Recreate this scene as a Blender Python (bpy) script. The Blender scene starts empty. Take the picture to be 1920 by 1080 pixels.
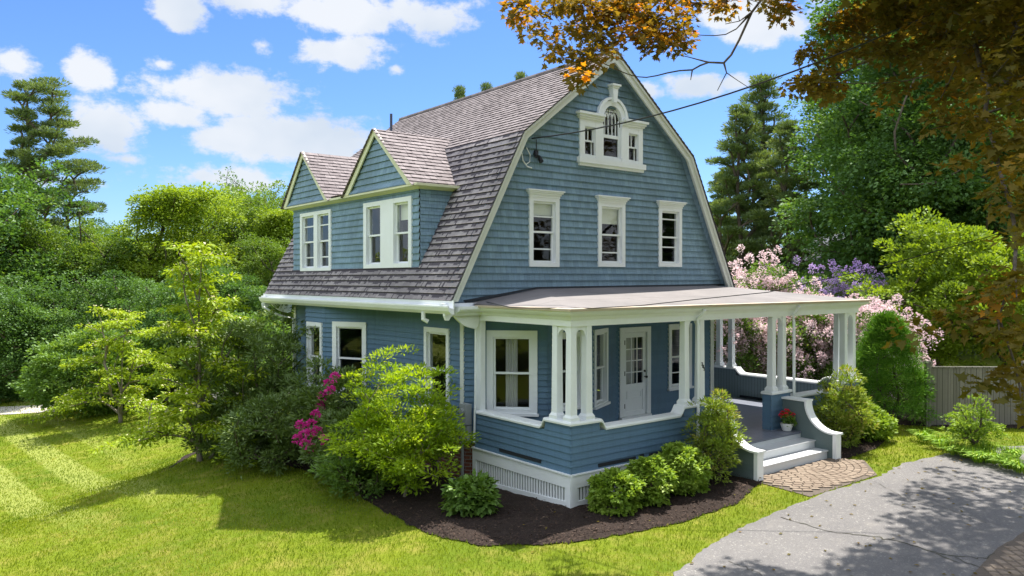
import bpy, math, random
import numpy as np
from mathutils import Vector, Matrix
from mathutils.geometry import delaunay_2d_cdt
random.seed(7); rng = np.random.default_rng(11)
scene = bpy.context.scene; col = scene.collection
R_ = math.radians
# ---------------------------------------------------------------- camera
f_px = 1464.0
pit = math.atan(15/f_px); aa = math.atan(1870/f_px)
F0 = np.array([math.cos(aa), math.sin(aa), 0]); RV = np.array([math.sin(aa), -math.cos(aa), 0]); ZV = np.array([0, 0, 1.])
FV = F0*math.cos(pit)-ZV*math.sin(pit); UV_ = ZV*math.cos(pit)+F0*math.sin(pit)
CAM = np.array([-8.762, -9.603, 3.837])
cam_d = bpy.data.cameras.new("camera"); cam = bpy.data.objects.new("camera", cam_d); col.objects.link(cam)
cam_d.sensor_width = 36; cam_d.lens = 36*f_px/1920; cam_d.clip_end = 2000; cam_d.clip_start = .1
cam.matrix_world = Matrix([[RV[i], UV_[i], -FV[i], CAM[i]] for i in range(3)]+[[0, 0, 0, 1]])
scene.camera = cam
# ---------------------------------------------------------------- light
SUN = np.array([1.65, .65, 3.3]); SUN = SUN/np.linalg.norm(SUN)
sd = bpy.data.lights.new("sun", 'SUN'); sd.energy = 4.5; sd.angle = R_(.5); sd.color = (1, .94, .84)
so = bpy.data.objects.new("sun", sd); col.objects.link(so); so.location = (0, 0, 40)
so.rotation_euler = Vector(SUN).to_track_quat('Z', 'Y').to_euler()
scene.view_settings.view_transform = 'Standard'; scene.view_settings.look = 'None'
scene.view_settings.exposure = 1.25; scene.view_settings.gamma = 1; scene.view_settings.use_curve_mapping = False
world = bpy.data.worlds.new("World"); scene.world = world; world.use_nodes = True
SKY_STRENGTH = 0.08

def az_el(px, py):
    az = math.atan((px-960)/f_px); el = math.atan((525-py)/f_px*math.cos(az)); return az, el
CLOUDS = [(345, 18, 60, 48), (455, 5, 130, 30), (640, 28, 130, 48), (800, 35, 110, 42), (655, 98, 120, 40), (28, 122, 62, 44), (172, 132, 54, 42),
          (310, 122, 36, 22), (205, 240, 95, 60), (440, 178, 190, 52), (330, 215, 90, 40), (560, 262, 215, 60), (420, 262, 110, 35), (420, 335, 180, 34), (640, 300, 90, 40), (495, 86, 34, 22),
          (1215, 172, 40, 20), (1300, 162, 70, 26), (1385, 155, 50, 18), (1410, 30, 120, 60), (90, 335, 120, 26), (745, 130, 30, 16), (240, 300, 60, 18), (1520, -60, 300, 80), (200, -90, 400, 60), (900, -250, 500, 120),
          (-700, 200, 500, 90), (2500, 100, 500, 90)]

def build_world():
    nt = world.node_tree; N = nt.nodes; L = nt.links; N.clear()
    def nd(t, **k):
        n = N.new(t)
        for a, b in k.items(): setattr(n, a, b)
        return n
    def mth(op, a, b=None, c=None):
        n = nd('ShaderNodeMath', operation=op)
        for i, v in enumerate((a, b, c)):
            if v is None: continue
            if hasattr(v, 'links') or hasattr(v, 'is_output'): L.new(v, n.inputs[i])
            else: n.inputs[i].default_value = v
        return n.outputs[0]
    out = nd('ShaderNodeOutputWorld'); bg = nd('ShaderNodeBackground'); L.new(bg.outputs[0], out.inputs[0])
    sky = nd('ShaderNodeTexSky', sky_type='NISHITA', sun_disc=False, air_density=1.0, dust_density=.3, ozone_density=3.0)
    sky.sun_elevation = math.asin(SUN[2]); sky.sun_rotation = math.atan2(SUN[0], SUN[1])
    hs = nd('ShaderNodeHueSaturation'); hs.inputs['Saturation'].default_value = 1.05; hs.inputs['Hue'].default_value = .5; hs.inputs['Value'].default_value = 1.0
    L.new(sky.outputs[0], hs.inputs['Color'])
    tc = nd('ShaderNodeTexCoord'); g = tc.outputs['Generated']
    def dot(v):
        n = nd('ShaderNodeVectorMath', operation='DOT_PRODUCT'); L.new(g, n.inputs[0]); n.inputs[1].default_value = v; return n.outputs['Value']
    az = mth('ARCTAN2', dot(tuple(RV)), dot(tuple(F0))); el = mth('ARCSINE', dot((0, 0, 1)))
    cb = nd('ShaderNodeCombineXYZ'); L.new(az, cb.inputs[0]); L.new(el, cb.inputs[1])
    # noise that breaks the cloud outlines
    def noise(scale, det, rough, sx=1, sy=1.5):
        mp = nd('ShaderNodeVectorMath', operation='MULTIPLY'); L.new(cb.outputs[0], mp.inputs[0]); mp.inputs[1].default_value = (sx, sy, 1)
        n = nd('ShaderNodeTexNoise'); n.inputs['Scale'].default_value = scale; n.inputs['Detail'].default_value = det; n.inputs['Roughness'].default_value = rough
        L.new(mp.outputs[0], n.inputs['Vector']); return n.outputs[0]
    n1 = noise(13, 10, .64); n2 = noise(5, 4, .5)
    acc = None
    for px, py, w, h in CLOUDS:
        a, e = az_el(px, py); ww = w/f_px*math.cos(a)**2*1.15; hh = h/f_px*math.cos(a)*1.12
        s = nd('ShaderNodeVectorMath', operation='SUBTRACT'); L.new(cb.outputs[0], s.inputs[0]); s.inputs[1].default_value = (a, e, 0)
        m = nd('ShaderNodeVectorMath', operation='MULTIPLY'); L.new(s.outputs[0], m.inputs[0]); m.inputs[1].default_value = (1/ww, 1/hh, 0)
        ln = nd('ShaderNodeVectorMath', operation='LENGTH'); L.new(m.outputs[0], ln.inputs[0])
        b = mth('SUBTRACT', 1.0, ln.outputs['Value'])
        b = mth('MULTIPLY', b, min(1.4, .5+h/60))
        acc = b if acc is None else mth('MAXIMUM', acc, b)
    d = mth('ADD', acc, mth('MULTIPLY', mth('SUBTRACT', n1, .5), 3.0))
    # added unseen bright cloud overhead and behind the camera, to fill the shade
    zen = nd('ShaderNodeMapRange'); L.new(el, zen.inputs[0]); zen.inputs[1].default_value = .5; zen.inputs[2].default_value = .8
    bk = nd('ShaderNodeMapRange'); L.new(mth('ABSOLUTE', az), bk.inputs[0]); bk.inputs[1].default_value = .95; bk.inputs[2].default_value = 1.3
    far = mth('MAXIMUM', zen.outputs[0], bk.outputs[0]); nb = nd('ShaderNodeTexNoise'); L.new(g, nb.inputs['Vector']); nb.inputs['Scale'].default_value = 2.2; nb.inputs['Detail'].default_value = 6
    d = mth('MAXIMUM', d, mth('MULTIPLY', far, mth('MULTIPLY', mth('SUBTRACT', nb.outputs[0], .36), 5.)))
    mr = nd('ShaderNodeMapRange', interpolation_type='SMOOTHSTEP'); L.new(d, mr.inputs[0]); mr.inputs[1].default_value = .18; mr.inputs[2].default_value = .72; mr.inputs[3].default_value = 0; mr.inputs[4].default_value = .97
    shade = nd('ShaderNodeMapRange'); L.new(n2, shade.inputs[0]); shade.inputs[1].default_value = .35; shade.inputs[2].default_value = .6
    cc = nd('ShaderNodeMix', data_type='RGBA'); L.new(shade.outputs[0], cc.inputs['Factor'])
    k_ = 4.6/2.38*2.5
    cc.inputs['A'].default_value = (.76*k_, .85*k_, .97*k_, 1); cc.inputs['B'].default_value = (.98*k_, 1.02*k_, 1.08*k_, 1)
    lift = mth('ADD', 1.0, mth('MULTIPLY', far, .95)); ls = nd('ShaderNodeVectorMath', operation='SCALE'); L.new(cc.outputs['Result'], ls.inputs[0]); L.new(lift, ls.inputs['Scale'])
    tn = nd('ShaderNodeMix', data_type='RGBA', blend_type='MULTIPLY'); tn.inputs['Factor'].default_value = 1; L.new(hs.outputs[0], tn.inputs['A']); tn.inputs['B'].default_value = (.56, .72, 1.0, 1)
    # thin veil near the horizon is part of the sky texture; clouds sit over it
    mx = nd('ShaderNodeMix', data_type='RGBA'); L.new(mr.outputs[0], mx.inputs['Factor']); L.new(tn.outputs['Result'], mx.inputs['A']); L.new(ls.outputs[0], mx.inputs['B'])
    L.new(mx.outputs['Result'], bg.inputs[0]); bg.inputs[1].default_value = SKY_STRENGTH
build_world()

# ---------------------------------------------------------------- helpers
def ray(px, py): return FV+RV*(px-960)/f_px+UV_*(540-py)/f_px
def at(px, py, d): return CAM+ray(px, py)*d

def sstep(a, b, x):
    t = np.clip((x-a)/(b-a), 0, 1); return t*t*(3-2*t)
def gz(x, y):
    x = np.asarray(x, float); y = np.asarray(y, float)
    z = -.05*np.clip(y, 0, 9)*(1-sstep(1, 4, x))
    z = z-.55*sstep(-.8, -8, x)
    z = z+.18*sstep(.5, 4, x)
    d = (x+3.6)*-.487+(y-8.9)*.873
    z = z-.75*sstep(0, 5, d)*(1-sstep(2, 8, x))
    z = z-.4*sstep(9, 45, d)*(1-sstep(2, 8, x))
    return z
def hit(px, py):
    r = ray(px, py); lo, hi = 2., 120.
    t = 2.
    while t < 120:
        p = CAM+r*t
        if p[2] < gz(p[0], p[1]): break
        t += .1
    return CAM+r*t

def tag(o, label=None, cat=None, group=None, kind=None):
    if label: o['label'] = label
    if cat: o['category'] = cat
    if group: o['group'] = group
    if kind: o['kind'] = kind
    return o
def empty(name, loc=(0, 0, 0), rz=0, parent=None):
    o = bpy.data.objects.new(name, None); col.objects.link(o); o.location = loc; o.rotation_euler = (0, 0, rz)
    o.empty_display_size = .3
    if parent: o.parent = parent
    return o
def link_mesh(name, me, parent=None, loc=None):
    o = bpy.data.objects.new(name, me); col.objects.link(o)
    if parent: o.parent = parent
    if loc is not None: o.location = loc
    return o
def copy_tree(o, parent=None):
    c = o.copy(); col.objects.link(c)
    if parent: c.parent = parent
    for ch in list(o.children): copy_tree(ch, c)
    return c

class MB:
    def __init__(s): s.v = []; s.f = []; s.uv = []; s.org = np.zeros(3)
    def poly(s, pts, uv=None):
        b = len(s.v); s.v.extend([tuple(map(float, p)) for p in pts]); s.f.append(tuple(range(b, b+len(pts))))
        s.uv.extend(uv if uv is not None else [(p[0]+p[1], p[2]) for p in pts]); return s
    def box(s, a, b):
        x0, y0, z0 = a; x1, y1, z1 = b
        P = [(x0, y0, z0), (x1, y0, z0), (x1, y1, z0), (x0, y1, z0), (x0, y0, z1), (x1, y0, z1), (x1, y1, z1), (x0, y1, z1)]
        for q in ((0, 3, 2, 1), (4, 5, 6, 7), (0, 1, 5, 4), (1, 2, 6, 5), (2, 3, 7, 6), (3, 0, 4, 7)): s.poly([P[i] for i in q])
        return s
    def fbox(s, F, u0, u1, v0, v1, w0, w1):
        P = [F(u, v, w) for w in (w0, w1) for u, v in ((u0, v0), (u1, v0), (u1, v1), (u0, v1))]
        uvs = [(u, v) for w in (w0, w1) for u, v in ((u0, v0), (u1, v0), (u1, v1), (u0, v1))]
        for q in ((0, 3, 2, 1), (4, 5, 6, 7), (0, 1, 5, 4), (1, 2, 6, 5), (2, 3, 7, 6), (3, 0, 4, 7)): s.poly([P[i] for i in q], [uvs[i] for i in q])
        return s
    def prism(s, F, pts, w0, w1):
        a = [F(u, v, w0) for u, v in pts]; b = [F(u, v, w1) for u, v in pts]; n = len(pts)
        s.poly(a, pts); s.poly(b[::-1], pts[::-1])
        for i in range(n):
            j = (i+1) % n; s.poly([a[i], a[j], b[j], b[i]], [pts[i], pts[j], pts[j], pts[i]])
        return s
    def tube(s, pts, r, n=8, caps=True):
        pts = [np.array(p, float) for p in pts]; rings = []
        rr = r if hasattr(r, '__len__') else [r]*len(pts)
        for i, p in enumerate(pts):
            t = pts[min(i+1, len(pts)-1)]-pts[max(i-1, 0)]; t = t/np.linalg.norm(t)
            a = np.cross(t, (0, 0, 1) if abs(t[2]) < .95 else (1, 0, 0)); a /= np.linalg.norm(a); b = np.cross(t, a)
            rings.append([p+rr[i]*(a*math.cos(2*math.pi*k/n)+b*math.sin(2*math.pi*k/n)) for k in range(n)])
        for i in range(len(rings)-1):
            for k in range(n): s.poly([rings[i][k], rings[i][(k+1) % n], rings[i+1][(k+1) % n], rings[i+1][k]])
        if caps: s.poly(rings[0][::-1]); s.poly(rings[-1])
        return s
    def sweep(s, path, prof, cap=True):
        # path: plan points with optional z; prof: closed list of (outward, dz); outward = right of travel
        P = [np.array((p[0], p[1], p[2] if len(p) > 2 else 0.), float) for p in path]; n = len(P); secs = []
        for i in range(n):
            def nor(a, b):
                d = (b-a)[:2]; d = d/(np.linalg.norm(d)+1e-9); return np.array([d[1], -d[0]])
            if i == 0: m = nor(P[0], P[1])
            elif i == n-1: m = nor(P[-2], P[-1])
            else:
                a = nor(P[i-1], P[i]); b = nor(P[i], P[i+1]); m = a+b; m = m/np.linalg.norm(m); m = m/max(.3, m@a)
            secs.append([P[i]+np.array([m[0]*o, m[1]*o, z]) for o, z in prof])
        k = len(prof)
        for i in range(n-1):
            for j in range(k):
                jj = (j+1) % k; s.poly([secs[i][j], secs[i][jj], secs[i+1][jj], secs[i+1][j]])
        if cap: s.poly(secs[0]); s.poly(secs[-1][::-1])
        return s
    def courses(s, F, v0, v1, iv, ex, t, holes=(), phase=0.0):
        v = v0
        while v < v1-1e-6:
            vb = min(v+ex, v1); cuts = {v, vb}
            for h in holes:
                for z in (h[2], h[3]):
                    if v < z < vb: cuts.add(z)
            cuts = sorted(cuts); W = lambda z: t*(1-(z-v)/ex)+.001
            for a, b in zip(cuts[:-1], cuts[1:]):
                if b-a < 1e-5: continue
                mid = (a+b)/2; A = iv(a+1e-6); B = iv(b-1e-6); M = iv(mid)
                if M[1]-M[0] < .005: continue
                segs = [(None, None)]; hs = sorted((max(h[0], M[0]), min(h[1], M[1])) for h in holes if h[2] < mid < h[3] and h[1] > M[0] and h[0] < M[1])
                cur = None; out = []
                for h0, h1 in hs:
                    out.append((cur, h0)); cur = h1
                out.append((cur, None))
                for l, r in out:
                    la = A[0] if l is None else l; lb = B[0] if l is None else l; ra = A[1] if r is None else r; rb = B[1] if r is None else r
                    if ra-la < .002 and rb-lb < .002: continue
                    s.poly([F(la, a, W(a)), F(ra, a, W(a)), F(rb, b, W(b)), F(lb, b, W(b))], [(la, a), (ra, a), (rb, b), (lb, b)])
                    if a == v: s.poly([F(la, a, 0), F(ra, a, 0), F(ra, a, W(a)), F(la, a, W(a))], [(la, a+.002), (ra, a+.002), (ra, a+.004), (la, a+.004)])
            v = vb
        return s
    def build(s, name, m, parent=None, label=None, smooth=False):
        me = bpy.data.meshes.new(name); me.from_pydata(s.v, [], s.f)
        ul = me.uv_layers.new(name='UVMap'); ul.data.foreach_set('uv', np.array(s.uv, dtype=np.float32).ravel())
        me.materials.append(m); o = link_mesh(name, me, parent)
        if smooth: me.shade_smooth()
        if label: o['label'] = label
        return o
def Fr(o, u, v, n):
    o, u, v, n = (np.array(q, float) for q in (o, u, v, n))
    return lambda a, b, c=0.: o+u*a+v*b+n*c

# ---------------------------------------------------------------- materials
class NT:
    def __init__(s, name):
        s.m = bpy.data.materials.new(name); s.m.use_nodes = True; s.t = s.m.node_tree; s.N = s.t.nodes; s.L = s.t.links
        s.p = s.N['Principled BSDF']; s.out = s.N['Material Output']
    def n(s, t, inp=None, **k):
        q = s.N.new(t)
        for a, b in k.items(): setattr(q, a, b)
        for a, b in (inp or {}).items(): s.set(q.inputs[a], b)
        return q
    def set(s, sock, v):
        if isinstance(v, bpy.types.NodeSocket): s.L.new(v, sock)
        else: sock.default_value = v
    def mix(s, f, a, b, mode='MIX'):
        q = s.n('ShaderNodeMix', data_type='RGBA', blend_type=mode); s.set(q.inputs['Factor'], f)
        s.set(q.inputs['A'], a if isinstance(a, bpy.types.NodeSocket) else (*a, 1)); s.set(q.inputs['B'], b if isinstance(b, bpy.types.NodeSocket) else (*b, 1)); return q.outputs['Result']
    def ramp(s, f, a, b, c=0., d=1.):
        q = s.n('ShaderNodeMapRange'); s.set(q.inputs[0], f)
        for i, v in enumerate((a, b, c, d)): q.inputs[i+1].default_value = v
        return q.outputs[0]
    def noise(s, sc, det=4, rough=.55, vec=None, dist=0.):
        q = s.n('ShaderNodeTexNoise'); q.inputs['Scale'].default_value = sc; q.inputs['Detail'].default_value = det; q.inputs['Roughness'].default_value = rough; q.inputs['Distortion'].default_value = dist
        s.set(q.inputs['Vector'], vec if vec is not None else s.obj()); return q.outputs[0]
    def obj(s): return s.n('ShaderNodeNewGeometry').outputs['Position']
    def uv(s): return s.n('ShaderNodeTexCoord').outputs['UV']
    def scale(s, vec, sc, loc=(0, 0, 0)):
        q = s.n('ShaderNodeMapping'); s.set(q.inputs['Vector'], vec); q.inputs['Scale'].default_value = sc; q.inputs['Location'].default_value = loc; return q.outputs[0]
    def bump(s, h, st=.3, d=.01):
        q = s.n('ShaderNodeBump'); s.set(q.inputs['Height'], h); q.inputs['Strength'].default_value = st; q.inputs['Distance'].default_value = d; s.L.new(q.outputs[0], s.p.inputs['Normal']); return q.outputs[0]
    def fin(s, c, rough=.7, spec=.3):
        s.set(s.p.inputs['Base Color'], c if isinstance(c, bpy.types.NodeSocket) else (*c, 1)); s.set(s.p.inputs['Roughness'], rough); s.p.inputs['Specular IOR Level'].default_value = spec; return s.m

def m_paint(name, c, rough=.5, dirt=.25, dc=None):
    t = NT(name); v = t.noise(1.3, 6, .65); k = t.ramp(v, .42, .75, 0, dirt); dc = dc or tuple(x*.45 for x in c)
    fine = t.noise(22, 3); cc = t.mix(k, c, dc); cc = t.mix(t.ramp(fine, .3, .7, 0, .1), cc, tuple(x*.8 for x in c))
    t.bump(fine, .08, .004); return t.fin(cc, rough, .35)
def m_brick(name, c1, c2, mort, bw, rh, ms, rough=.8, off=.5, uvphase=(0, 0, 0), weather=.3, streak=True, jit=.6, wcol=(.05, .055, .055)):
    t = NT(name); uv = t.scale(t.uv(), (1, 1, 1), uvphase)
    b = t.n('ShaderNodeTexBrick', offset=off, squash=1.); t.set(b.inputs['Vector'], uv)
    b.inputs['Color1'].default_value = (*c1, 1); b.inputs['Color2'].default_value = (*c2, 1); b.inputs['Mortar'].default_value = (*mort, 1)
    b.inputs['Scale'].default_value = 1; b.inputs['Brick Width'].default_value = bw; b.inputs['Row Height'].default_value = rh; b.inputs['Mortar Size'].default_value = ms; b.inputs['Mortar Smooth'].default_value = .3; b.inputs['Bias'].default_value = 0
    c = b.outputs['Color']
    st = t.noise(1.0, 6, .6, t.scale(t.uv(), (9, 1.3, 1))); bl = t.noise(.7, 5, .6)
    if streak: c = t.mix(t.ramp(st, .45, .75, 0, weather), c, wcol)
    c = t.mix(t.ramp(bl, .45, .7, 0, weather), c, wcol)
    fine = t.noise(45, 3); c = t.mix(t.ramp(fine, .3, .75, 0, .22), c, tuple(x*.5 for x in c1))
    t.bump(fine, .2, .004); return t.fin(c, rough, .25)

BLUE = (.125, .215, .265)
M = {}
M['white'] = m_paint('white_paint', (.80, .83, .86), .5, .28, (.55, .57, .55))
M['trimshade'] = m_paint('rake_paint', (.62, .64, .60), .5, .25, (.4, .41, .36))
M['cream'] = m_paint('cream_paint', (.66, .66, .45), .5, .2)
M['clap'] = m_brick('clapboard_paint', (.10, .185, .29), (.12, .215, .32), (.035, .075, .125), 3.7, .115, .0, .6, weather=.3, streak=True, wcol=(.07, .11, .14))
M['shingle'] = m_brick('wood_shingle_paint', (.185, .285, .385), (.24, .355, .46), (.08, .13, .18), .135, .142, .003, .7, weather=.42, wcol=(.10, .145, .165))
M['greyclap'] = m_brick('grey_clapboard_paint', (.12, .165, .17), (.135, .18, .185), (.06, .09, .10), 3.7, .115, .0, .6, weather=.15, streak=False)
M['greyboard'] = m_brick('grey_vertical_board', (.19, .25, .27), (.20, .26, .28), (.07, .10, .12), .09, 9., .006, .6, weather=.1, streak=False)
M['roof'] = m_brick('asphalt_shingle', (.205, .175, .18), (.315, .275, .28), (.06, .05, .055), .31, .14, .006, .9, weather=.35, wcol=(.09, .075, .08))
M['roof2'] = m_brick('asphalt_shingle_shade_tone', (.075, .065, .08), (.12, .105, .12), (.04, .035, .045), .31, .14, .006, .9, weather=.4, wcol=(.06, .055, .065))  # same shingle darkened: unlit bands of the steep slope put into colour
M['roof3'] = m_brick('asphalt_shingle_lit_tone', (.27, .24, .25), (.38, .345, .35), (.2, .18, .18), .31, .14, .002, .9, weather=.45, wcol=(.10, .09, .10))  # grazing sun on the tabs put into a lighter colour, with their print
M['flue'] = m_paint('dark_pipe', (.05, .06, .10), .4, .1)
M['deck'] = m_brick('porch_floor_board', (.20, .22, .28), (.225, .245, .305), (.06, .07, .10), 9., .09, .004, .35, weather=.12, streak=False)
M['step'] = m_paint('step_paint', (.60, .62, .64), .5, .15, (.35, .38, .4))
M['brick'] = m_brick('red_brick', (.20, .07, .045), (.27, .10, .07), (.30, .27, .24), .21, .072, .010, .9, weather=.3)
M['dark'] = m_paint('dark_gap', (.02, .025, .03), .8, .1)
M['black'] = m_paint('black_metal', (.02, .02, .022), .35, .1)
M['metalgrey'] = m_paint('grey_metal', (.30, .32, .33), .4, .2)
M['room'] = m_paint('room_wall', (.10, .09, .08), .9, .1)
M['blind'] = m_paint('window_blind', (.78, .80, .68), .8, .1)
M['curtain'] = m_paint('curtain_cloth', (.55, .55, .55), .9, .15)
def m_rolled():
    t = NT('rolled_roofing'); w = t.n('ShaderNodeTexBrick', offset=.5); t.set(w.inputs['Vector'], t.scale(t.obj(), (1, 1, 0))); w.inputs['Scale'].default_value = 1; w.inputs['Brick Width'].default_value = 4.6; w.inputs['Row Height'].default_value = .92; w.inputs['Mortar Size'].default_value = .012
    w.inputs['Color1'].default_value = (.235, .22, .22, 1); w.inputs['Color2'].default_value = (.215, .20, .205, 1); w.inputs['Mortar'].default_value = (.14, .13, .13, 1)
    c = t.mix(t.ramp(t.noise(.8, 7, .65), .42, .7, 0, .6), w.outputs['Color'], (.13, .125, .13)); c = t.mix(t.ramp(t.noise(60, 2), .3, .7, 0, .25), c, (.12, .11, .11)); return t.fin(c, .85, .2)
M['porchroof'] = m_rolled()
M['rust'] = m_paint('weathered_metal_edge', (.50, .42, .33), .7, .6, (.30, .20, .13))
M['pot'] = m_paint('white_ceramic', (.75, .76, .76), .3, .05)
M['fencewood'] = m_brick('weathered_fence_board', (.20, .19, .165), (.30, .28, .245), (.04, .038, .035), .14, 9., .008, .9, weather=.3, wcol=(.13, .12, .10))
M['fencebrown'] = m_brick('brown_fence_board', (.15, .11, .075), (.20, .15, .105), (.02, .016, .012), .14, 9., .008, .9, weather=.3)
M['farwhite'] = m_paint('far_house_paint', (.66, .70, .74), .6, .1)
M['farroof'] = m_paint('far_roof', (.10, .11, .14), .8, .2)
def m_glass():
    t = NT('window_glass'); t.N.remove(t.p)
    gl = t.n('ShaderNodeBsdfGlossy', {'Roughness': .015, 'Color': (.95, .97, 1, 1)}); tr = t.n('ShaderNodeBsdfTransparent', {'Color': (.86, .88, .88, 1)})
    b = t.n('ShaderNodeBump'); b.inputs['Strength'].default_value = .12; b.inputs['Distance'].default_value = .05; t.L.new(t.noise(1.4, 2, .4), b.inputs['Height']); t.L.new(b.outputs[0], gl.inputs['Normal'])
    ge = t.n('ShaderNodeNewGeometry'); dp = t.n('ShaderNodeVectorMath', {0: ge.outputs['Normal'], 1: ge.outputs['Incoming']}, operation='DOT_PRODUCT'); ab = t.n('ShaderNodeMath', {0: dp.outputs['Value']}, operation='ABSOLUTE').outputs[0]
    om = t.n('ShaderNodeMath', {0: 1.0, 1: ab}, operation='SUBTRACT').outputs[0]; pw = t.n('ShaderNodeMath', {0: om, 1: 4.0}, operation='POWER').outputs[0]; k = t.ramp(pw, 0, 1, .03, 1.0)
    mx = t.n('ShaderNodeMixShader'); t.L.new(k, mx.inputs[0]); t.L.new(tr.outputs[0], mx.inputs[1]); t.L.new(gl.outputs[0], mx.inputs[2]); t.L.new(mx.outputs[0], t.out.inputs[0]); return t.m
M['glass'] = m_glass()
def m_leaf(name, a, b, c=None, trans=.35, gloss=.5, tint=(1.3, 1.25, .5)):
    t = NT(name); t.N.remove(t.p)
    at_ = t.n('ShaderNodeAttribute', attribute_name='var'); v = at_.outputs['Fac']
    cc = t.mix(t.ramp(v, 0, .6), a, b)
    if c: cc = t.mix(t.ramp(v, .72, 1.0), cc, c)
    df = t.n('ShaderNodeBsdfDiffuse', {'Color': cc}); tl = t.n('ShaderNodeBsdfTranslucent'); t.L.new(t.mix(1.0, cc, tint, 'MULTIPLY'), tl.inputs['Color'])
    gl = t.n('ShaderNodeBsdfGlossy', {'Roughness': .55, 'Color': (.8, .85, .85, 1)})
    m1 = t.n('ShaderNodeMixShader', {0: trans}); t.L.new(df.outputs[0], m1.inputs[1]); t.L.new(tl.outputs[0], m1.inputs[2])
    m2 = t.n('ShaderNodeMixShader', {0: gloss*.06}); t.L.new(m1.outputs[0], m2.inputs[1]); t.L.new(gl.outputs[0], m2.inputs[2]); t.L.new(m2.outputs[0], t.out.inputs[0]); return t.m
M['l_maple'] = m_leaf('maple_leaf_green', (.07, .13, .018), (.14, .23, .025), (.30, .38, .05), trans=.36)
M['l_dark'] = m_leaf('dark_leaf_green', (.05, .115, .028), (.10, .20, .04), (.22, .34, .06), trans=.36)
M['l_mapledeep'] = m_leaf('deep_maple_leaf', (.05, .115, .032), (.095, .19, .045), (.21, .33, .06), trans=.38)
M['l_bright'] = m_leaf('bright_leaf_green', (.13, .22, .018), (.24, .34, .025), (.40, .48, .05), trans=.38)
M['l_dogwood'] = m_leaf('dogwood_leaf', (.16, .26, .012), (.30, .40, .018), (.46, .48, .05), gloss=.4, trans=.4)
M['l_mid'] = m_leaf('shrub_leaf', (.08, .16, .03), (.15, .26, .04), (.26, .36, .08), trans=.32)
M['l_pine'] = m_leaf('pine_needle', (.065, .115, .05), (.14, .20, .07), (.32, .34, .11), trans=.35)
M['l_rhodo'] = m_leaf('rhododendron_leaf', (.07, .12, .02), (.12, .19, .035), (.26, .31, .09), trans=.25, gloss=.8)
M['l_azalea'] = m_leaf('azalea_leaf', (.14, .26, .012), (.29, .41, .015), (.50, .54, .05), gloss=.4, trans=.42)
M['l_hydra'] = m_leaf('hydrangea_leaf', (.16, .28, .03), (.26, .38, .05), (.38, .46, .14), gloss=.4)
M['l_pieris'] = m_leaf('pieris_leaf', (.14, .24, .02), (.28, .36, .05), (.52, .34, .14), gloss=.5)
M['l_spruce'] = m_leaf('dwarf_spruce_needle', (.06, .16, .02), (.13, .28, .03), (.28, .46, .05), trans=.15, gloss=.2)
M['l_copper'] = m_leaf('copper_maple_leaf', (.075, .085, .02), (.16, .125, .026), (.50, .23, .02), trans=.45, gloss=.15, tint=(1.9, 1.5, .45))
M['l_lily'] = m_leaf('lily_leaf', (.12, .25, .01), (.22, .38, .02), (.35, .45, .04))
M['b_pink'] = m_leaf('pink_blossom', (.62, .45, .50), (.80, .64, .67), (.90, .80, .80), trans=.35, gloss=.2, tint=(1.05, 1, 1))
M['b_purple'] = m_leaf('purple_blossom', (.36, .25, .52), (.52, .38, .70), (.68, .54, .78), trans=.3, gloss=.2, tint=(1.1, 1, 1.1))
M['b_magenta'] = m_leaf('magenta_blossom', (.45, .015, .20), (.68, .04, .34), (.80, .15, .50), trans=.3, gloss=.3, tint=(1.1, 1, 1.1))
M['b_red'] = m_leaf('red_blossom', (.60, .01, .03), (.80, .03, .06), trans=.3, gloss=.3, tint=(1.1, 1, 1))
M['b_cream'] = m_leaf('cream_bract', (.60, .56, .36), (.75, .70, .48), trans=.3, gloss=.3, tint=(1.1, 1, 1))
def m_bark(name, a, b):
    t = NT(name); v = t.noise(6, 6, .7, t.scale(t.obj(), (3, 3, .6))); t.bump(v, .6, .03); return t.fin(t.mix(t.ramp(v, .3, .7), a, b), .9, .2)
M['bark'] = m_bark('bark', (.05, .04, .03), (.16, .13, .10)); M['barklight'] = m_bark('grey_bark', (.12, .10, .08), (.30, .26, .21))
# ---------------------------------------------------------------- foliage engine
def leaf_mesh(name, P, D, Nn, L, W, var, mat, parent=None, fold=.22, star=None):
    n = len(P); D = D/np.linalg.norm(D, axis=1)[:, None]; S = np.cross(D, Nn); S /= (np.linalg.norm(S, axis=1)[:, None]+1e-9); Nn = np.cross(S, D)
    L = np.broadcast_to(np.asarray(L, float), (n,))[:, None]; W = np.broadcast_to(np.asarray(W, float), (n,))[:, None]
    if star is None:
        V = np.stack([P, P+D*L*.45+S*W*.5+Nn*W*fold, P+D*L, P+D*L*.45-S*W*.5+Nn*W*fold], 1)
    else:
        V = np.stack([P+D*L*a+S*W*b+Nn*W*c for a, b, c in star], 1)
    k = V.shape[1]; me = bpy.data.meshes.new(name)
    me.vertices.add(n*k); me.vertices.foreach_set('co', V.reshape(-1).astype(np.float32))
    me.loops.add(n*k); me.loops.foreach_set('vertex_index', np.arange(n*k, dtype=np.int32))
    me.polygons.add(n); me.polygons.foreach_set('loop_start', np.arange(0, n*k, k, dtype=np.int32))
    try: me.polygons.foreach_set('loop_total', np.full(n, k, dtype=np.int32))
    except Exception: pass
    me.update(calc_edges=True)
    a = me.attributes.new('var', 'FLOAT', 'FACE'); a.data.foreach_set('value', np.clip(var, 0, 1).astype(np.float32))
    me.materials.append(mat); return link_mesh(name, me, parent)
def rnd_dir(n):
    v = rng.normal(size=(n, 3)); return v/np.linalg.norm(v, axis=1)[:, None]
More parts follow.
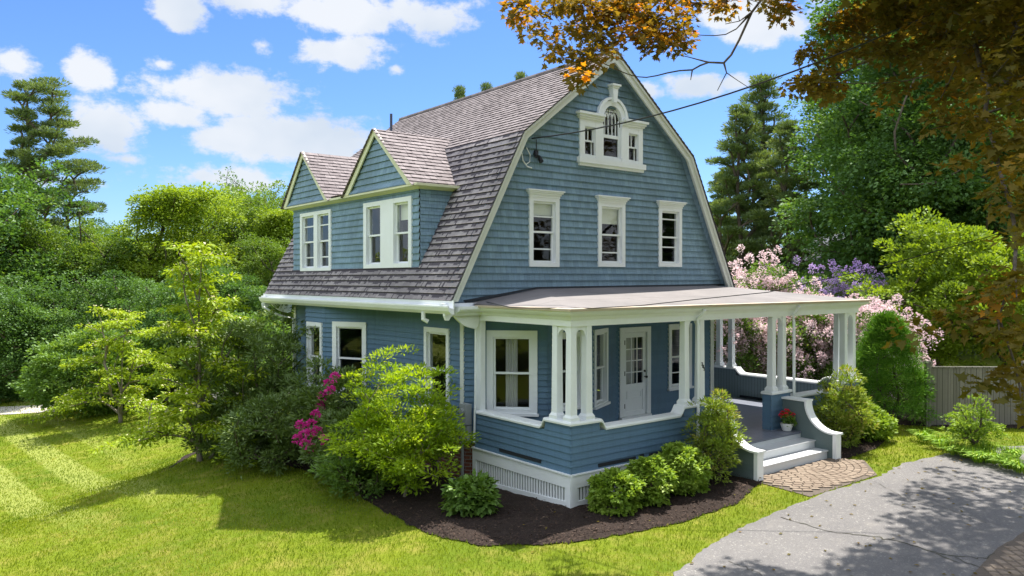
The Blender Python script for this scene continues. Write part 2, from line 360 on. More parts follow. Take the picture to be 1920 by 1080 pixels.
def spray(C, rad, n, L, W, up=.8, var=None, vj=.3, droop=0., outc=None, outw=.5):
    """leaf positions round cluster centres C (k,3) with radii rad (k,3)"""
    k = len(C); idx = np.repeat(np.arange(k), n); dirn = rnd_dir(len(idx)); dirn[:, 2] = np.where(rng.random(len(idx)) < .62, np.abs(dirn[:, 2]), dirn[:, 2]); off = dirn*(.45+.55*rng.random((len(idx), 1))**.6)
    P = C[idx]+off*rad[idx]
    if outc is not None:
        o = P-outc; o /= np.linalg.norm(o, axis=1)[:, None]+1e-9
    else: o = off
    Nn = rnd_dir(len(idx))*.55+np.array([0, 0, up*.6])+dirn*.8+o*outw*.6
    D = off*np.array([1, 1, .5])+rnd_dir(len(idx))*.5+o*.4+np.array([0, 0, -droop])
    base = rng.random(k) if var is None else var
    v = base[idx]*.55+rng.random(len(idx))*vj+.08
    s = .7+.6*rng.random(len(idx))
    return P, D, Nn, L*s, W*s, v
class Branches:
    def __init__(s, root, r0=.2):
        s.p = [np.array(q, float) for q in root]; s.par = [-1]+list(range(len(root)-1)); s.w = [0.]*len(s.p); s.rmin = .012
    def grow(s, C, step=.8, jit=.12, sag=.0):
        root = s.p[0]; order = np.argsort([np.linalg.norm(c-root) for c in C])
        for i in order:
            c = C[i]; A = np.array(s.p); d = np.linalg.norm(A-c, axis=1)+np.maximum(0, A[:, 2]-c[2])*1.2+.0
            j = int(np.argmin(d)); dist = np.linalg.norm(c-s.p[j]); m = max(1, int(dist/step)); a = s.p[j]; last = j
            for q in range(1, m+1):
                t = q/m; pt = a+(c-a)*t+(rng.normal(size=3)*jit*dist*.25 if q < m else 0)+np.array([0, 0, sag*dist*4*t*(1-t)])
                s.p.append(pt); s.par.append(last); s.w.append(0.); last = len(s.p)-1
            s.w[last] += 1
        return s
    def build(s, name, mat, parent, rb, n=5, e=.42, rmin=.012):
        W = list(s.w)
        for i in range(len(s.p)-1, 0, -1): W[s.par[i]] += W[i]
        W = np.maximum(W, 1e-3); tot = W[0]
        r = np.maximum(rmin, rb*(W/tot)**e)
        p = np.array(s.p); par = np.array(s.par); I = np.arange(1, len(p))
        for _ in range(4):
            cs = np.zeros_like(p); cn = np.zeros(len(p)); np.add.at(cs, par[I], p[I]); np.add.at(cn, par[I], 1); k = np.where((cn > 0) & (par >= 0))[0]
            q = p.copy(); q[k] = .4*p[k]+.3*p[par[k]]+.3*cs[k]/cn[k][:, None]; p = q; J = np.array(s.par)[I]
        a = p[J]; b = p[I]; ra = np.minimum(r[J], r[I]*1.5+.01); rb_ = r[I]; t = b-a; L = np.linalg.norm(t, axis=1)[:, None]+1e-9; t = t/L
        ref = np.where(np.abs(t[:, 2:3]) < .95, np.array([[0, 0, 1.]]), np.array([[1., 0, 0]])); x = np.cross(t, ref); x /= np.linalg.norm(x, axis=1)[:, None]; y = np.cross(t, x)
        V = []
        for c, rr in ((a-t*np.minimum(rb_[:, None]*.3, L*.1), ra), (b, rb_)):
            for k in range(n): V.append(c+(x*math.cos(2*math.pi*k/n)+y*math.sin(2*math.pi*k/n))*rr[:, None])
        V = np.stack(V, 1); m = len(I); base = np.arange(m)*2*n
        Q = np.stack([np.stack([base+k, base+(k+1) % n, base+n+(k+1) % n, base+n+k], 1) for k in range(n)], 1).reshape(-1)
        me = bpy.data.meshes.new(name); me.vertices.add(m*2*n); me.vertices.foreach_set('co', V.reshape(-1).astype(np.float32))
        nf = m*n; me.loops.add(nf*4); me.loops.foreach_set('vertex_index', Q.astype(np.int32)); me.polygons.add(nf); me.polygons.foreach_set('loop_start', np.arange(0, nf*4, 4, dtype=np.int32))
        try: me.polygons.foreach_set('loop_total', np.full(nf, 4, dtype=np.int32))
        except Exception: pass
        me.update(calc_edges=True); me.materials.append(mat); me.shade_smooth(); return link_mesh(name, me, parent)

def ell_points(n, c, r, inner=.55, zmin=-1., lump=.18):
    d = rnd_dir(int(n*1.6)); d = d[d[:, 2] > zmin][:n]
    rad = inner+(1-inner)*rng.random((len(d), 1))**.6
    ph = rng.random(6)*6.28; l = 1+lump*(np.sin(d[:, 0:1]*4+ph[0])+np.sin(d[:, 1:2]*5+ph[1])+np.sin(d[:, 2:3]*6+ph[2]))
    return np.array(c)+d*rad*l*np.array(r)

def deciduous(name, H, cr, mat, bark='bark', nclust=260, nleaf=110, leaf=.2, trunk_r=.28, cz=None, lobes=7, crad=.75, zsq=.85, root=None):
    """tree in local coordinates: base at origin, crown of several lobes"""
    t = root or empty(name)
    cz = cz or H*.58; rz = (H-cz)
    C = [ell_points(int(nclust*.35), (0, 0, cz), (cr*.72, cr*.72, rz*.8), .5)]
    for i in range(lobes):
        a = 2*math.pi*i/lobes+rng.random()*.8; h = cz+rz*(rng.random()*1.5-.85); q = math.sqrt(max(.1, 1-((h-cz)/rz)**2))
        lr = cr*(.36+.2*rng.random()); C.append(ell_points(int(nclust*.65/lobes), (math.cos(a)*cr*.68*q, math.sin(a)*cr*.68*q, h), (lr, lr, lr*zsq), .45, -.7))
    C = np.concatenate(C); C = C[C[:, 2] > H*.12]
    rr = (crad*(.6+.8*rng.random((len(C), 1))))*np.array([[1, 1, .75]])
    v = np.clip(.5+.35*rng.normal(size=len(C)), 0, 1)
    P, D, Nn, L, W, vv = spray(C, rr, nleaf, leaf, leaf*.75, up=.9, var=v, outc=np.array([0, 0, cz-rz*.3]), outw=.6, droop=.25)
    leaf_mesh('crown', P, D, Nn, L, W, vv, M[mat], t)
    br = Branches([(0, 0, -.3), (0.05, 0, H*.12), (0, .08, H*.25), (.05, 0, H*.36)]); br.grow(C[::2], step=H*.09, sag=.05); br.build('trunk', M[bark], t, trunk_r, rmin=.02)
    return t
def conifer(name, H, cr, mat='l_pine', nb=70, z0=.25, tuft=.55, nleaf=150, leaf=.26, wid=.05, top=.12, sweep=(0, 0), multi=1, flat=.3, rt=.3):
    t = empty(name); C = []; trunk = [(0, 0, -.3)]+[(rng.normal()*.06, rng.normal()*.06, H*q) for q in (.15, .3, .45, .6, .75, .88, .98)]
    for i in range(nb):
        h = z0+(1-z0)*((i+rng.random())/nb); a = i*2.4+rng.random()*.6; prof = (top+(1-top)*min(1, (1-h)/(1-z0)*1.9)**.8)*(1-.35*max(0, (.45-h)/.45)) ; ln = cr*prof*(.55+.6*rng.random())
        dx, dy = math.cos(a)*ln+sweep[0]*ln, math.sin(a)*ln+sweep[1]*ln
        m = max(2, int(ln/(tuft*.8)))
        for k in range(m):
            q = .35+.65*(k+.7)/m; C.append((dx*q+rng.normal()*.15, dy*q+rng.normal()*.15, H*h+ln*q*.12+rng.normal()*.12))
            if q > .5:
                s = rng.choice((-1, 1))*tuft*.8; C.append((dx*q-dy/ln*s*q, dy*q+dx/ln*s*q, H*h+ln*q*.12+rng.normal()*.1))
    C.append((0, 0, H)); C = np.array(C)
    rr = tuft*(.6+.6*rng.random((len(C), 1)))*np.array([[1, 1, flat]])
    P, D, Nn, L, W, v = spray(C, rr, nleaf, leaf, wid, up=.3, var=np.clip(.45+.3*rng.normal(size=len(C)), 0, 1)); D = D*np.array([1, 1, .5])+np.array([0, 0, .45])
    leaf_mesh('crown', P, D, Nn, L, W, v, M[mat], t, fold=.1)
    br = Branches(trunk); br.grow(C[::2], step=.9, jit=.05); br.build('trunk', M['bark'], t, rt, rmin=.018, e=.3)
    return t
# ================================================================ HOUSE
house = tag(empty('house', (3.6, 5, 0)), 'blue shingled gambrel roof house with white trim and a wraparound porch', 'house')
bpy.context.view_layer.update()
HINV = Matrix.Translation((-3.6, -5, 0))
class HB(MB):
    """mesh builder in world coordinates, stored relative to the house"""
    def build(s, name, m, parent=None, label=None, smooth=False):
        o = MB.build(s, name, m, None, label, smooth); top = parent is None or parent is house
        o.parent = parent or house
        me = o.data; n = len(me.vertices); a = np.empty(n*3, np.float32); me.vertices.foreach_get('co', a); a = a.reshape(-1, 3)-np.array([3.6, 5, 0], np.float32); me.vertices.foreach_set('co', a.ravel()); me.update()
        return o
FY = 2.75; XR = 7.3; YB = 11.5
EX, EZ = -.75, 3.45; KX, KZ = .98, 6.80; AX, AZ = 3.58, 8.85; RK0 = 2.43; RK1 = 11.85
KX2 = 2*AX-KX; EX2 = 2*AX-EX
Ffront = Fr((0, FY, 0), (1, 0, 0), (0, 0, 1), (0, -1, 0))
Fleft = Fr((0, 0, 0), (0, 1, 0), (0, 0, 1), (-1, 0, 0))
Fright = Fr((XR, 0, 0), (0, 1, 0), (0, 0, 1), (1, 0, 0))
Fback = Fr((0, YB, 0), (1, 0, 0), (0, 0, 1), (0, 1, 0))
def gam(z, ins=.06):
    if z <= KZ: x = EX+(KX-EX)*(z-EZ)/(KZ-EZ)
    else: x = KX+(AX-KX)*(z-KZ)/(AZ-KZ)
    return x+ins, 2*AX-x-ins
def inner(u0, u1, z0, z1, c): return (u0+c*.5, u1-c*.5, z0+c*.5, z1-c*.5)

def window(F, u0, u1, z0, z1, cas=.10, cap=0., sill=True, split=None, bars=(), ubars=0, blind=0., curtain=None, label=None, mull=(), proud=.05, mid=.5):
    """casing (window) > sash, pane, blind.  mull: list of (ua,ub) openings; None = single"""
    w = HB(); ops = mull or [(u0+cas, u1-cas)]; zi0, zi1 = z0+cas*.9, z1-cas
    zb = z0+.0
    edges = [u0]+[q for o in ops for q in o]+[u1]
    for i in range(0, len(edges), 2): w.fbox(F, edges[i], edges[i+1], z0+.05, z1, -.01, proud)
    for a, b in ops: w.fbox(F, a, b, zi1, z1, -.01, proud-.003); w.fbox(F, a, b, z0+.05, zi0, -.01, proud-.003)
    if sill: w.fbox(F, u0-.03, u1+.03, z0, z0+.05, -.01, proud+.04)
    else: w.fbox(F, u0, u1, z0, z0+.05, -.01, proud)
    if cap:
        for k, (o, a, b) in enumerate(((.01, .0, .05), (.03, .05, .09), (.06, .09, .125), (.085, .125, .15))): w.fbox(F, u0-o, u1+o, z1-.02+a*cap, z1-.02+b*cap, -.01, proud+o)
    for a, b in ops:   # reveals
        w.fbox(F, a-.02, a, zi0, zi1, -.11, -.012); w.fbox(F, b, b+.02, zi0, zi1, -.11, -.012); w.fbox(F, a, b, zi1, zi1+.02, -.11, -.012); w.fbox(F, a, b, zi0-.02, zi0, -.11, -.012)
    wo = w.build('window', M['white'], house, label)
    for a, b in ops:
        zm = zi0+(zi1-zi0)*mid; st = .04
        for (p, q, wa, wb) in ((zm-.02, zi1, -.045, -.012), (zi0, zm+.02, -.085, -.05)):
            s = HB(); s.fbox(F, a, a+st, p, q, wa, wb); s.fbox(F, b-st, b, p, q, wa, wb); s.fbox(F, a+st, b-st, p, p+.04, wa, wb); s.fbox(F, a+st, b-st, q-.04, q, wa, wb)
            for zz in bars:
                if p+.05 < zz < q-.05: s.fbox(F, a+st, b-st, zz-.015, zz+.015, wa+.004, wb-.004)
            if ubars and q == zi1:
                for k in range(1, ubars+1): uu = a+(b-a)*k/(ubars+1); s.fbox(F, uu-.012, uu+.012, p+.04, q-.04, wa+.004, wb-.004)
            s.build('sash', M['white'], wo)
            g = HB(); wm = (wa+wb)/2; g.poly([F(a+st-.01, p+.03, wm), F(b-st+.01, p+.03, wm), F(b-st+.01, q-.03, wm), F(a+st-.01, q-.03, wm)]); g.build('pane', M['glass'], wo)
        if blind:
            bl = HB(); bl.fbox(F, a+.01, b-.01, zi1-(zi1-zi0)*blind, zi1, -.10, -.095); bl.build('blind', M['blind'], wo)
        if curtain:
            cu = HB(); 
            for (ca, cb) in curtain:
                n = 26
                for k in range(n):
                    x0 = a+(b-a)*(ca+(cb-ca)*k/n); x1 = a+(b-a)*(ca+(cb-ca)*(k+1)/n); y0 = -.17-.02*math.sin(k*1.1); y1 = -.17-.02*math.sin((k+1)*1.1)
                    cu.poly([F(x0, zi0, y0), F(x1, zi0, y1), F(x1, zi1, y1), F(x0, zi1, y0)])
            cu.build('curtain', M['curtain'], wo)
    return [(a-.03, b+.03, zi0-.03, zi1+.03) for a, b in ops]

# --- front gable wall
HG = []
HG += window(Ffront, 1.33, 2.14, 4.11, 5.56, cap=1., bars=(4.48, 5.15), blind=.22, sill=False)
HG += window(Ffront, 3.28, 4.12, 4.13, 5.56, cap=1., bars=(4.45,), blind=.30, sill=False)
HG += window(Ffront, 5.26, 6.08, 4.15, 5.57, cap=1., bars=(4.62, 5.28), sill=False)
# palladian window in the gable peak
def palladian():
    F = Ffront; cx = 3.70; w = HB()
    for a, b in ((2.72, 2.86), (3.18, 3.42), (3.98, 4.22), (4.54, 4.68)): w.fbox(F, a, b, 6.48, 7.26, -.01, .06)
    for a, b in ((2.86, 3.18), (4.22, 4.54)): w.fbox(F, a, b, 7.16, 7.26, -.01, .055); w.fbox(F, a, b, 6.48, 6.55, -.01, .055)
    w.fbox(F, 3.42, 3.98, 6.48, 6.55, -.01, .055)
    w.fbox(F, 2.66, 4.74, 6.36, 6.48, -.01, .11); w.fbox(F, 2.70, 4.70, 6.30, 6.36, -.01, .075)
    for s0, s1 in ((2.72, 3.40), (4.0, 4.68)):
        for o, a, b in ((0, 7.262, 7.31), (.03, 7.31, 7.35), (.06, 7.35, 7.40), (.10, 7.40, 7.45)): w.fbox(F, s0-(o if s0 < 3 else 0), s1+(o if s1 > 4 else 0), a, b, -.01, .06+o)
    zc = 7.40; n = 24
    for o0, o1, wd in ((.28, .40, .07), (.40, .47, .10)):
        for k in range(n):
            a0 = math.pi*k/n; a1 = math.pi*(k+1)/n
            pts = [(cx+math.cos(a0)*o0, zc+math.sin(a0)*o0*1.08), (cx+math.cos(a0)*o1, zc+math.sin(a0)*o1*1.04), (cx+math.cos(a1)*o1, zc+math.sin(a1)*o1*1.04), (cx+math.cos(a1)*o0, zc+math.sin(a1)*o0*1.08)]
            w.prism(F, pts, -.01, wd)
    w.prism(F, [(cx-.05, 7.76), (cx+.05, 7.76), (cx+.085, 8.08), (cx-.085, 8.08)], -.01, .15)
    w.fbox(F, cx-.10, cx+.10, 8.08, 8.12, -.01, .17); w.fbox(F, cx-.13, cx+.13, 8.12, 8.16, -.01, .20)
    wo = w.build('window', M['white'], house, 'three-part attic window with an arched centre and a keystone')
    for a, b in ((2.86, 3.18), (4.22, 4.54)):
        for p, q, wa, wb in ((6.84, 7.16, -.045, -.012), (6.55, 6.88, -.085, -.05)):
            s = HB(); s.fbox(F, a, a+.03, p, q, wa, wb); s.fbox(F, b-.03, b, p, q, wa, wb); s.fbox(F, a+.03, b-.03, p, p+.035, wa, wb); s.fbox(F, a+.03, b-.03, q-.03, q, wa, wb)
            if q > 7: s.fbox(F, (a+b)/2-.01, (a+b)/2+.01, p+.035, q-.03, wa+.005, wb-.005)
            s.build('sash', M['white'], wo); g = HB(); wm = (wa+wb)/2; g.poly([F(a+.02, p+.02, wm), F(b-.02, p+.02, wm), F(b-.02, q-.02, wm), F(a+.02, q-.02, wm)]); g.build('pane', M['glass'], wo)
    s = HB(); a, b = 3.42, 3.98
    s.fbox(F, a, a+.03, 6.55, 7.4, -.05, -.012); s.fbox(F, b-.03, b, 6.55, 7.4, -.05, -.012); s.fbox(F, a+.03, b-.03, 6.99, 7.06, -.05, -.005); s.fbox(F, a+.03, b-.03, 6.55, 6.59, -.05, -.012)
    for x in (3.53, 3.64, 3.76, 3.87): s.fbox(F, x-.009, x+.009, 7.06, 7.40, -.04, -.015)
    def arc(x0, x1, bend):
        pr = None
        for k in range(11):
            t = k/10; th = t*math.pi/2
            x = x0+(x1-x0)*(1-math.cos(th)); z = 7.40+.27*math.sin(th)*bend
            if pr and ((x-cx)**2+((z-7.4)/1.05)**2) < .285**2: s.fbox(F, min(x, pr[0])-.006, max(x, pr[0])+.006, pr[1]-.002, z+.004, -.04, -.015)
            pr = (x, z)
    for x in (3.42, 3.53, 3.64, 3.76): arc(x, x+.24, .95)
    for x in (3.98, 3.87, 3.76, 3.64): arc(x, x-.24, .95)
    s.build('sash', M['white'], wo)
    g = HB(); g.poly([F(3.44, 6.57, -.03), F(3.96, 6.57, -.03), F(3.98, 7.4, -.03), F(3.92, 7.6, -.03), F(3.7, 7.71, -.03), F(3.48, 7.6, -.03), F(3.42, 7.4, -.03)]); g.build('pane', M['glass'], wo)
    return [(2.83, 3.21, 6.5, 7.2), (3.38, 4.02, 6.5, 7.42), (3.44, 3.96, 7.42, 7.64), (4.19, 4.57, 6.5, 7.2)]
HG += palladian()
b = HB(); b.courses(Ffront, 3.40, AZ-.05, lambda z: gam(max(z, EZ)), .142, .032, HG); b.build('gable_wall', M['shingle'])
# flared strip of shingle ends along the rakes
b = HB()
for sgn in (0, 1):
    pr = None
    for z in (3.5, KZ, AZ):
        x = gam(z, .10)[sgn]
        if pr:
            d = .10 if sgn == 0 else -.10
            b.poly([Ffront(pr[0]-d*1.2, pr[1], .075), Ffront(x-d*1.2, z, .075), Ffront(x+d*.35, z-.02, .022), Ffront(pr[0]+d*.35, pr[1]-.02, .022)])
        pr = (x, z)
b.build('gable_wall_edge', M['shingle'])
# --- ground floor walls
PF = [(0, 3.1), (1.15, 1.95), (2.2, 1.95), (3.86, FY)]
def seg(p, q, n_sign=-1):
    d = np.array([q[0]-p[0], q[1]-p[1]]); L = np.linalg.norm(d); d /= L
    return Fr((p[0], p[1], 0), (d[0], d[1], 0), (0, 0, 1), (d[1], -d[0], 0)), L
wall = HB(); Z0, Z1 = .62, 3.13
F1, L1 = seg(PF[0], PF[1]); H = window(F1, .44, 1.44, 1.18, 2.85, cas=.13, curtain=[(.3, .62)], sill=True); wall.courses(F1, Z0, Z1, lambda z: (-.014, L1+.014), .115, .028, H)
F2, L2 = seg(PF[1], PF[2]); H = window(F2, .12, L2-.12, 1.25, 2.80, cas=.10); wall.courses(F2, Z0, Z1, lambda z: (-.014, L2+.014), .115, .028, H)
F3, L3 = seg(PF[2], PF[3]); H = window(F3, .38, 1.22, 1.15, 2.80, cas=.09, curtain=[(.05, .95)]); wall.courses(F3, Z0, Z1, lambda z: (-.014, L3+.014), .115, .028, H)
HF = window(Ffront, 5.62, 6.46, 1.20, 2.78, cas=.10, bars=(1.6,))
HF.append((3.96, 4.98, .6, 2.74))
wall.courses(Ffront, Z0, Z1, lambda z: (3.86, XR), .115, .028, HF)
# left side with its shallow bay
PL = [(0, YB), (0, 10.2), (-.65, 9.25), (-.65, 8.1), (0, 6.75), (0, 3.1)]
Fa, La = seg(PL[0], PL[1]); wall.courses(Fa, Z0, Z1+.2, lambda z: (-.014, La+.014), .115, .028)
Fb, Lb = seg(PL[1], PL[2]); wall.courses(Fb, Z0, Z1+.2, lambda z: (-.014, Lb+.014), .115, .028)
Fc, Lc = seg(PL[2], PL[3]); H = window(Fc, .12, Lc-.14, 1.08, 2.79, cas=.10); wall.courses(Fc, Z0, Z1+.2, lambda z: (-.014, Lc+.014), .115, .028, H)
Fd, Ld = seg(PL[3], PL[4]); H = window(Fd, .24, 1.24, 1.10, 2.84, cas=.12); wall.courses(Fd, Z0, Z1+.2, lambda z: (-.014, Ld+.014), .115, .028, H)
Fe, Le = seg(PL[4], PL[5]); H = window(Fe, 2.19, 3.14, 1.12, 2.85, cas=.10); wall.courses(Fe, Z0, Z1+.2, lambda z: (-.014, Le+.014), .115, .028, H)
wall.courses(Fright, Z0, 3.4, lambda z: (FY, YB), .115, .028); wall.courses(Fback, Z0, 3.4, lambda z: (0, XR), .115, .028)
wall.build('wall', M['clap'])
b = HB(); b.courses(Fback, 3.4, AZ-.05, lambda z: gam(max(z, EZ)), .142, .02); b.build('rear_gable_wall', M['shingle'])
# corner boards
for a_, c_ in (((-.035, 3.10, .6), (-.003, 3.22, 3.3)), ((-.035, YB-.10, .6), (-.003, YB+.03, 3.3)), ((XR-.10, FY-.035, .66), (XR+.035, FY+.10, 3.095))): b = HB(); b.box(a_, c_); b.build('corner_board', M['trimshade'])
# foundation
b = HB(); 
for p, q in zip(PL[:-1], PL[1:]):
    F, L = seg(p, q); b.fbox(F, 0, L, -1.2, .60, -.12, -.02)
F, L = seg(PL[5], PF[1]); b.fbox(F, 0, L, -.6, .60, -.12, -.02)
b.box((0.02, YB-.12, -1.4), (XR, YB-.02, .6)); b.box((XR-.12, FY, -.4), (XR-.02, YB, .6)); b.build('foundation', M['brick'])
# interior
b = HB()
for z, i in ((.60, .1), (3.10, .1), (5.95, .85)): b.poly([(i, 3.2, z), (XR-i, 3.2, z), (XR-i, 11.4, z), (i, 11.4, z)])
b.box((.1, 6.9, .6), (7.2, 7.0, 3.1)); b.box((3.6, 3.3, .62), (3.7, 6.9, 3.05)); b.box((.4, 6.2, 3.12), (6.8, 6.3, 5.9)); b.box((2.2, 6.6, 5.97), (5.0, 6.7, 7.4)); b.box((.6, 4.2, 3.12), (.7, 11, 5.7)); b.build('interior_wall', M['room'])
# --- door
b = HB(); F = Ffront
b.fbox(F, 3.96, 4.10, .74, 2.76, -.01, .05); b.fbox(F, 4.86, 4.98, .74, 2.76, -.01, .05); b.fbox(F, 4.10, 4.86, 2.64, 2.76, -.01, .048); b.fbox(F, 3.98, 4.97, .665, .735, -.02, .09)
b.build('door_frame', M['white'])
b = HB(); 
def grid(F, s, a, b_, p, q, nx, nz, wa, wb, t=.012):
    for k in range(1, nx): u = a+(b_-a)*k/nx; s.fbox(F, u-t, u+t, p, q, wa, wb)
    for k in range(1, nz): z = p+(q-p)*k/nz; s.fbox(F, a, b_, z-t, z+t, wa+.002, wb-.002)
b.fbox(F, 4.105, 4.20, .76, 2.63, -.04, .0); b.fbox(F, 4.76, 4.855, .76, 2.63, -.04, .0); b.fbox(F, 4.20, 4.76, 2.52, 2.63, -.04, .0); b.fbox(F, 4.20, 4.76, 1.32, 1.46, -.04, 0); b.fbox(F, 4.20, 4.76, .76, .84, -.04, 0)
b.fbox(F, 4.20, 4.76, .84, 1.32, -.035, -.018); b.fbox(F, 4.24, 4.72, 1.12, 1.15, -.02, -.006); b.fbox(F, 4.24, 4.72, 1.27, 1.30, -.02, -.006); b.fbox(F, 4.24, 4.27, 1.15, 1.27, -.02, -.007); b.fbox(F, 4.69, 4.72, 1.15, 1.27, -.02, -.007)
grid(F, b, 4.20, 4.76, 1.46, 2.52, 3, 4, -.03, -.008); b.fbox(F, 4.12, 4.84, .74, .77, -.03, .004)
door = b.build('door', M['white'])
g = HB(); g.poly([F(4.2, 1.46, -.02), F(4.76, 1.46, -.02), F(4.76, 2.52, -.02), F(4.2, 2.52, -.02)]); g.build('pane', M['glass'], door)
k = HB(); k.tube([F(4.81, 1.60, .0), F(4.81, 1.60, .06)], .012); k.tube([F(4.81, 1.60, .055), F(4.81, 1.60, .085)], .028, 10); k.build('handle', M['black'], door); k = HB(); k.tube([F(4.81, 1.73, 0), F(4.81, 1.73, .02)], .025, 10); k.build('lock', M['black'], door)
for z in (.98, 1.72, 2.42): k = HB(); k.fbox(F, 4.095, 4.115, z-.05, z+.05, .002, .055); k.build('hinge', M['black'], door)
c = HB(); c.poly([F(4.15, 1.4, -.1), F(4.6, 1.4, -.12), F(4.6, 2.55, -.12), F(4.15, 2.55, -.1)]); c.build('curtain', M['curtain'], door)

# --- dormer
DX = -.4; DY0, DY1 = 4.13, 10.62; DZ = 5.77
Fdor = Fr((DX, 0, 0), (0, 1, 0), (0, 0, 1), (-1, 0, 0))
HD = window(Fdor, 8.24, 10.10, 4.07, 5.58, cas=.09, mull=((8.36, 9.02), (9.24, 9.98)), bars=(4.42, 5.22), sill=False)
HD += window(Fdor, 4.40, 6.52, 4.10, 5.58, cas=.10, mull=((4.52, 5.14), (5.72, 6.38)), sill=False, blind=.0)
bl = HB(); bl.fbox(Fdor, 4.53, 5.13, 5.12, 5.5, -.14, -.13); bl.build('blind', M['blind'])
rx = lambda z: EX+(KX-EX)*(z-EZ)/(KZ-EZ)
b = HB(); b.courses(Fdor, 4.10, DZ-.02, lambda z: (DY0, DY1), .142, .03, HD)
for y, s in ((DY0, -1), (DY1, 1)):
    Fk = Fr((DX, y, 0), (1, 0, 0), (0, 0, 1), (0, s, 0)); b.courses(Fk, 4.05, DZ-.01, lambda z: (0, max(.0, rx(z)-DX+.08)), .142, .02)
G = ((4.15, 7.12, 5.70), (8.10, 10.80, 9.56))    # feet and ridge of each small gable
GZ = 7.10
Fgab = Fr((DX-.13, 0, 0), (0, 1, 0), (0, 0, 1), (-1, 0, 0))
for y0, y1, yr in G:
    b.courses(Fgab, DZ+.06, GZ-.10, lambda z: (yr-(yr-y0)*(GZ-z)/(GZ-DZ)+.06, yr+(y1-yr)*(GZ-z)/(GZ-DZ)-.06), .142, .03)
dorm = b.build('dormer', M['shingle'])
# pent shelf below the little gables, cornice
b = HB()
for y0, y1, yr in G:
    b.poly([(DX-.20, y0+.02, DZ+.05), (DX-.20, y1-.02, DZ+.05), (DX-.13, y1-.15, DZ+.16), (DX-.13, y0+.15, DZ+.16)]); b.poly([(DX-.2, y0+.02, DZ+.02), (DX-.2, y1-.02, DZ+.02), (DX-.2, y1-.02, DZ+.05), (DX-.2, y0+.02, DZ+.05)])
b.build('dormer_skirt', M['shingle'], dorm)
b = HB(); b.sweep([(DX+.9, DY1, DZ), (DX, DY1, DZ), (DX, DY0, DZ), (DX+.92, DY0, DZ)], [(.0, -.07), (.03, -.07), (.12, -.03), (.20, -.02), (.20, .03), (-.02, .03)][::1])
b.build('dormer_cornice', M['cream'], dorm)
for y0, y1, yr in G:   # small rake boards
    b = HB()
    for (ya, yb) in ((y0, yr), (y1, yr)):
        w = .11; dy = (yb-ya); L = math.hypot(dy, GZ-DZ); off = .0
        Fk = Fr((DX-.21, 0, 0), (0, 1, 0), (0, 0, 1), (-1, 0, 0)); n = (-(GZ-DZ)/L, abs(dy)/L)
        pts = [(ya-.03*np.sign(dy), DZ+.02), (yb, GZ+.05), (yb, GZ-.11), (ya+.16*np.sign(dy), DZ+.02)]; b.prism(Fk, pts, -.03, .0)
    b.build('dormer_rake_board', M['cream'], dorm)

# --- roofs: shingle courses
def roofplane(b, p0, p1, q0, q1, ex=.14, t=.014, iv=None, tabs=True, tt=.007, holes=(), tb=None):
    """p0->p1 lower edge, q0->q1 upper edge"""
    p0, p1, q0, q1 = (np.array(v, float) for v in (p0, p1, q0, q1))
    u = p1-p0; u /= np.linalg.norm(u); up = q0-p0; v = up-u*(up@u); V = np.linalg.norm(v); v /= V; n = np.cross(u, v); n = n if n[2] > 0 else -n
    a0, b0 = (p0-p0)@u, (p1-p0)@u; a1, b1 = (q0-p0)@u, (q1-p0)@u
    F = Fr(p0, u, v, n); itv = iv or (lambda z: (a0+(a1-a0)*z/V, b0+(b1-b0)*z/V))
    b.courses(F, 0, V, itv, ex, t, holes)
    if tb is not None:
        z = 0
        while z < V-.02:
            A = itv(z+.01); x = A[0]+.01
            while x < A[1]-.06:
                w = random.uniform(.05, .16); x1 = min(x+w, A[1]-.01); hh = min(ex, V-z)*random.choice((.35, .5, .62, .7, .8))
                if not any(h[0]-.02 < x1 and h[1]+.02 > x and h[2] < z+ex and h[3] > z for h in holes):
                    o = t+tt; o1 = t*(1-hh/ex)+tt*.8
                    tb.poly([F(x, z, o), F(x1, z, o), F(x1, z+hh, o1), F(x, z+hh, o1)], [(x, z), (x1, z), (x1, z+hh), (x, z+hh)]); tb.poly([F(x, z, 0), F(x1, z, 0), F(x1, z, o), F(x, z, o)], [(x, z+.03), (x1, z+.03), (x1, z+.03), (x, z+.03)])
                x = x1+(random.uniform(.02, .06) if random.random() < .18 else 0)
            z += ex
    elif tabs:
        z = 0
        while z < V-.02:
            A = itv(z+.01); x = A[0]+.02+random.random()*.2
            while x < A[1]-.1:
                w = random.uniform(.10, .26); x1 = min(x+w, A[1]-.02)
                if not any(h[0]-.02 < x1 and h[1]+.02 > x and h[2] < z+ex and h[3] > z for h in holes):
                    e = min(ex, V-z)*.98; B = itv(z+e)
                    if x > B[0] and x1 < B[1]:
                        o = t+tt*random.uniform(.6, 1.2)
                        b.poly([F(x, z, o), F(x1, z, o), F(x1-.01, z+e, tt*.5), F(x+.01, z+e, tt*.5)], [(x, z), (x1, z), (x1, z+e), (x, z+e)]); b.poly([F(x, z, 0), F(x1, z, 0), F(x1, z, o), F(x, z, o)], [(x, z+.03), (x1, z+.03), (x1, z+.03), (x, z+.03)])
                x = x1+random.uniform(.04, .30)
            z += ex
    return F, V
b = HB(); roofplane(b, (KX, RK0, KZ), (KX, RK1, KZ), (AX, RK0, AZ), (AX, RK1, AZ)); roofplane(b, (KX2, RK0, KZ), (KX2, RK1, KZ), (AX, RK0, AZ), (AX, RK1, AZ))
b.tube([(AX, RK0, AZ+.01), (AX, RK1, AZ+.01)], .05, 6); b.build('roof', M['roof'], label='sunlit upper slopes of weathered asphalt shingles')
SL = math.hypot(KX-EX, KZ-EZ); zv = lambda z: (z-EZ)/(KZ-EZ)*SL
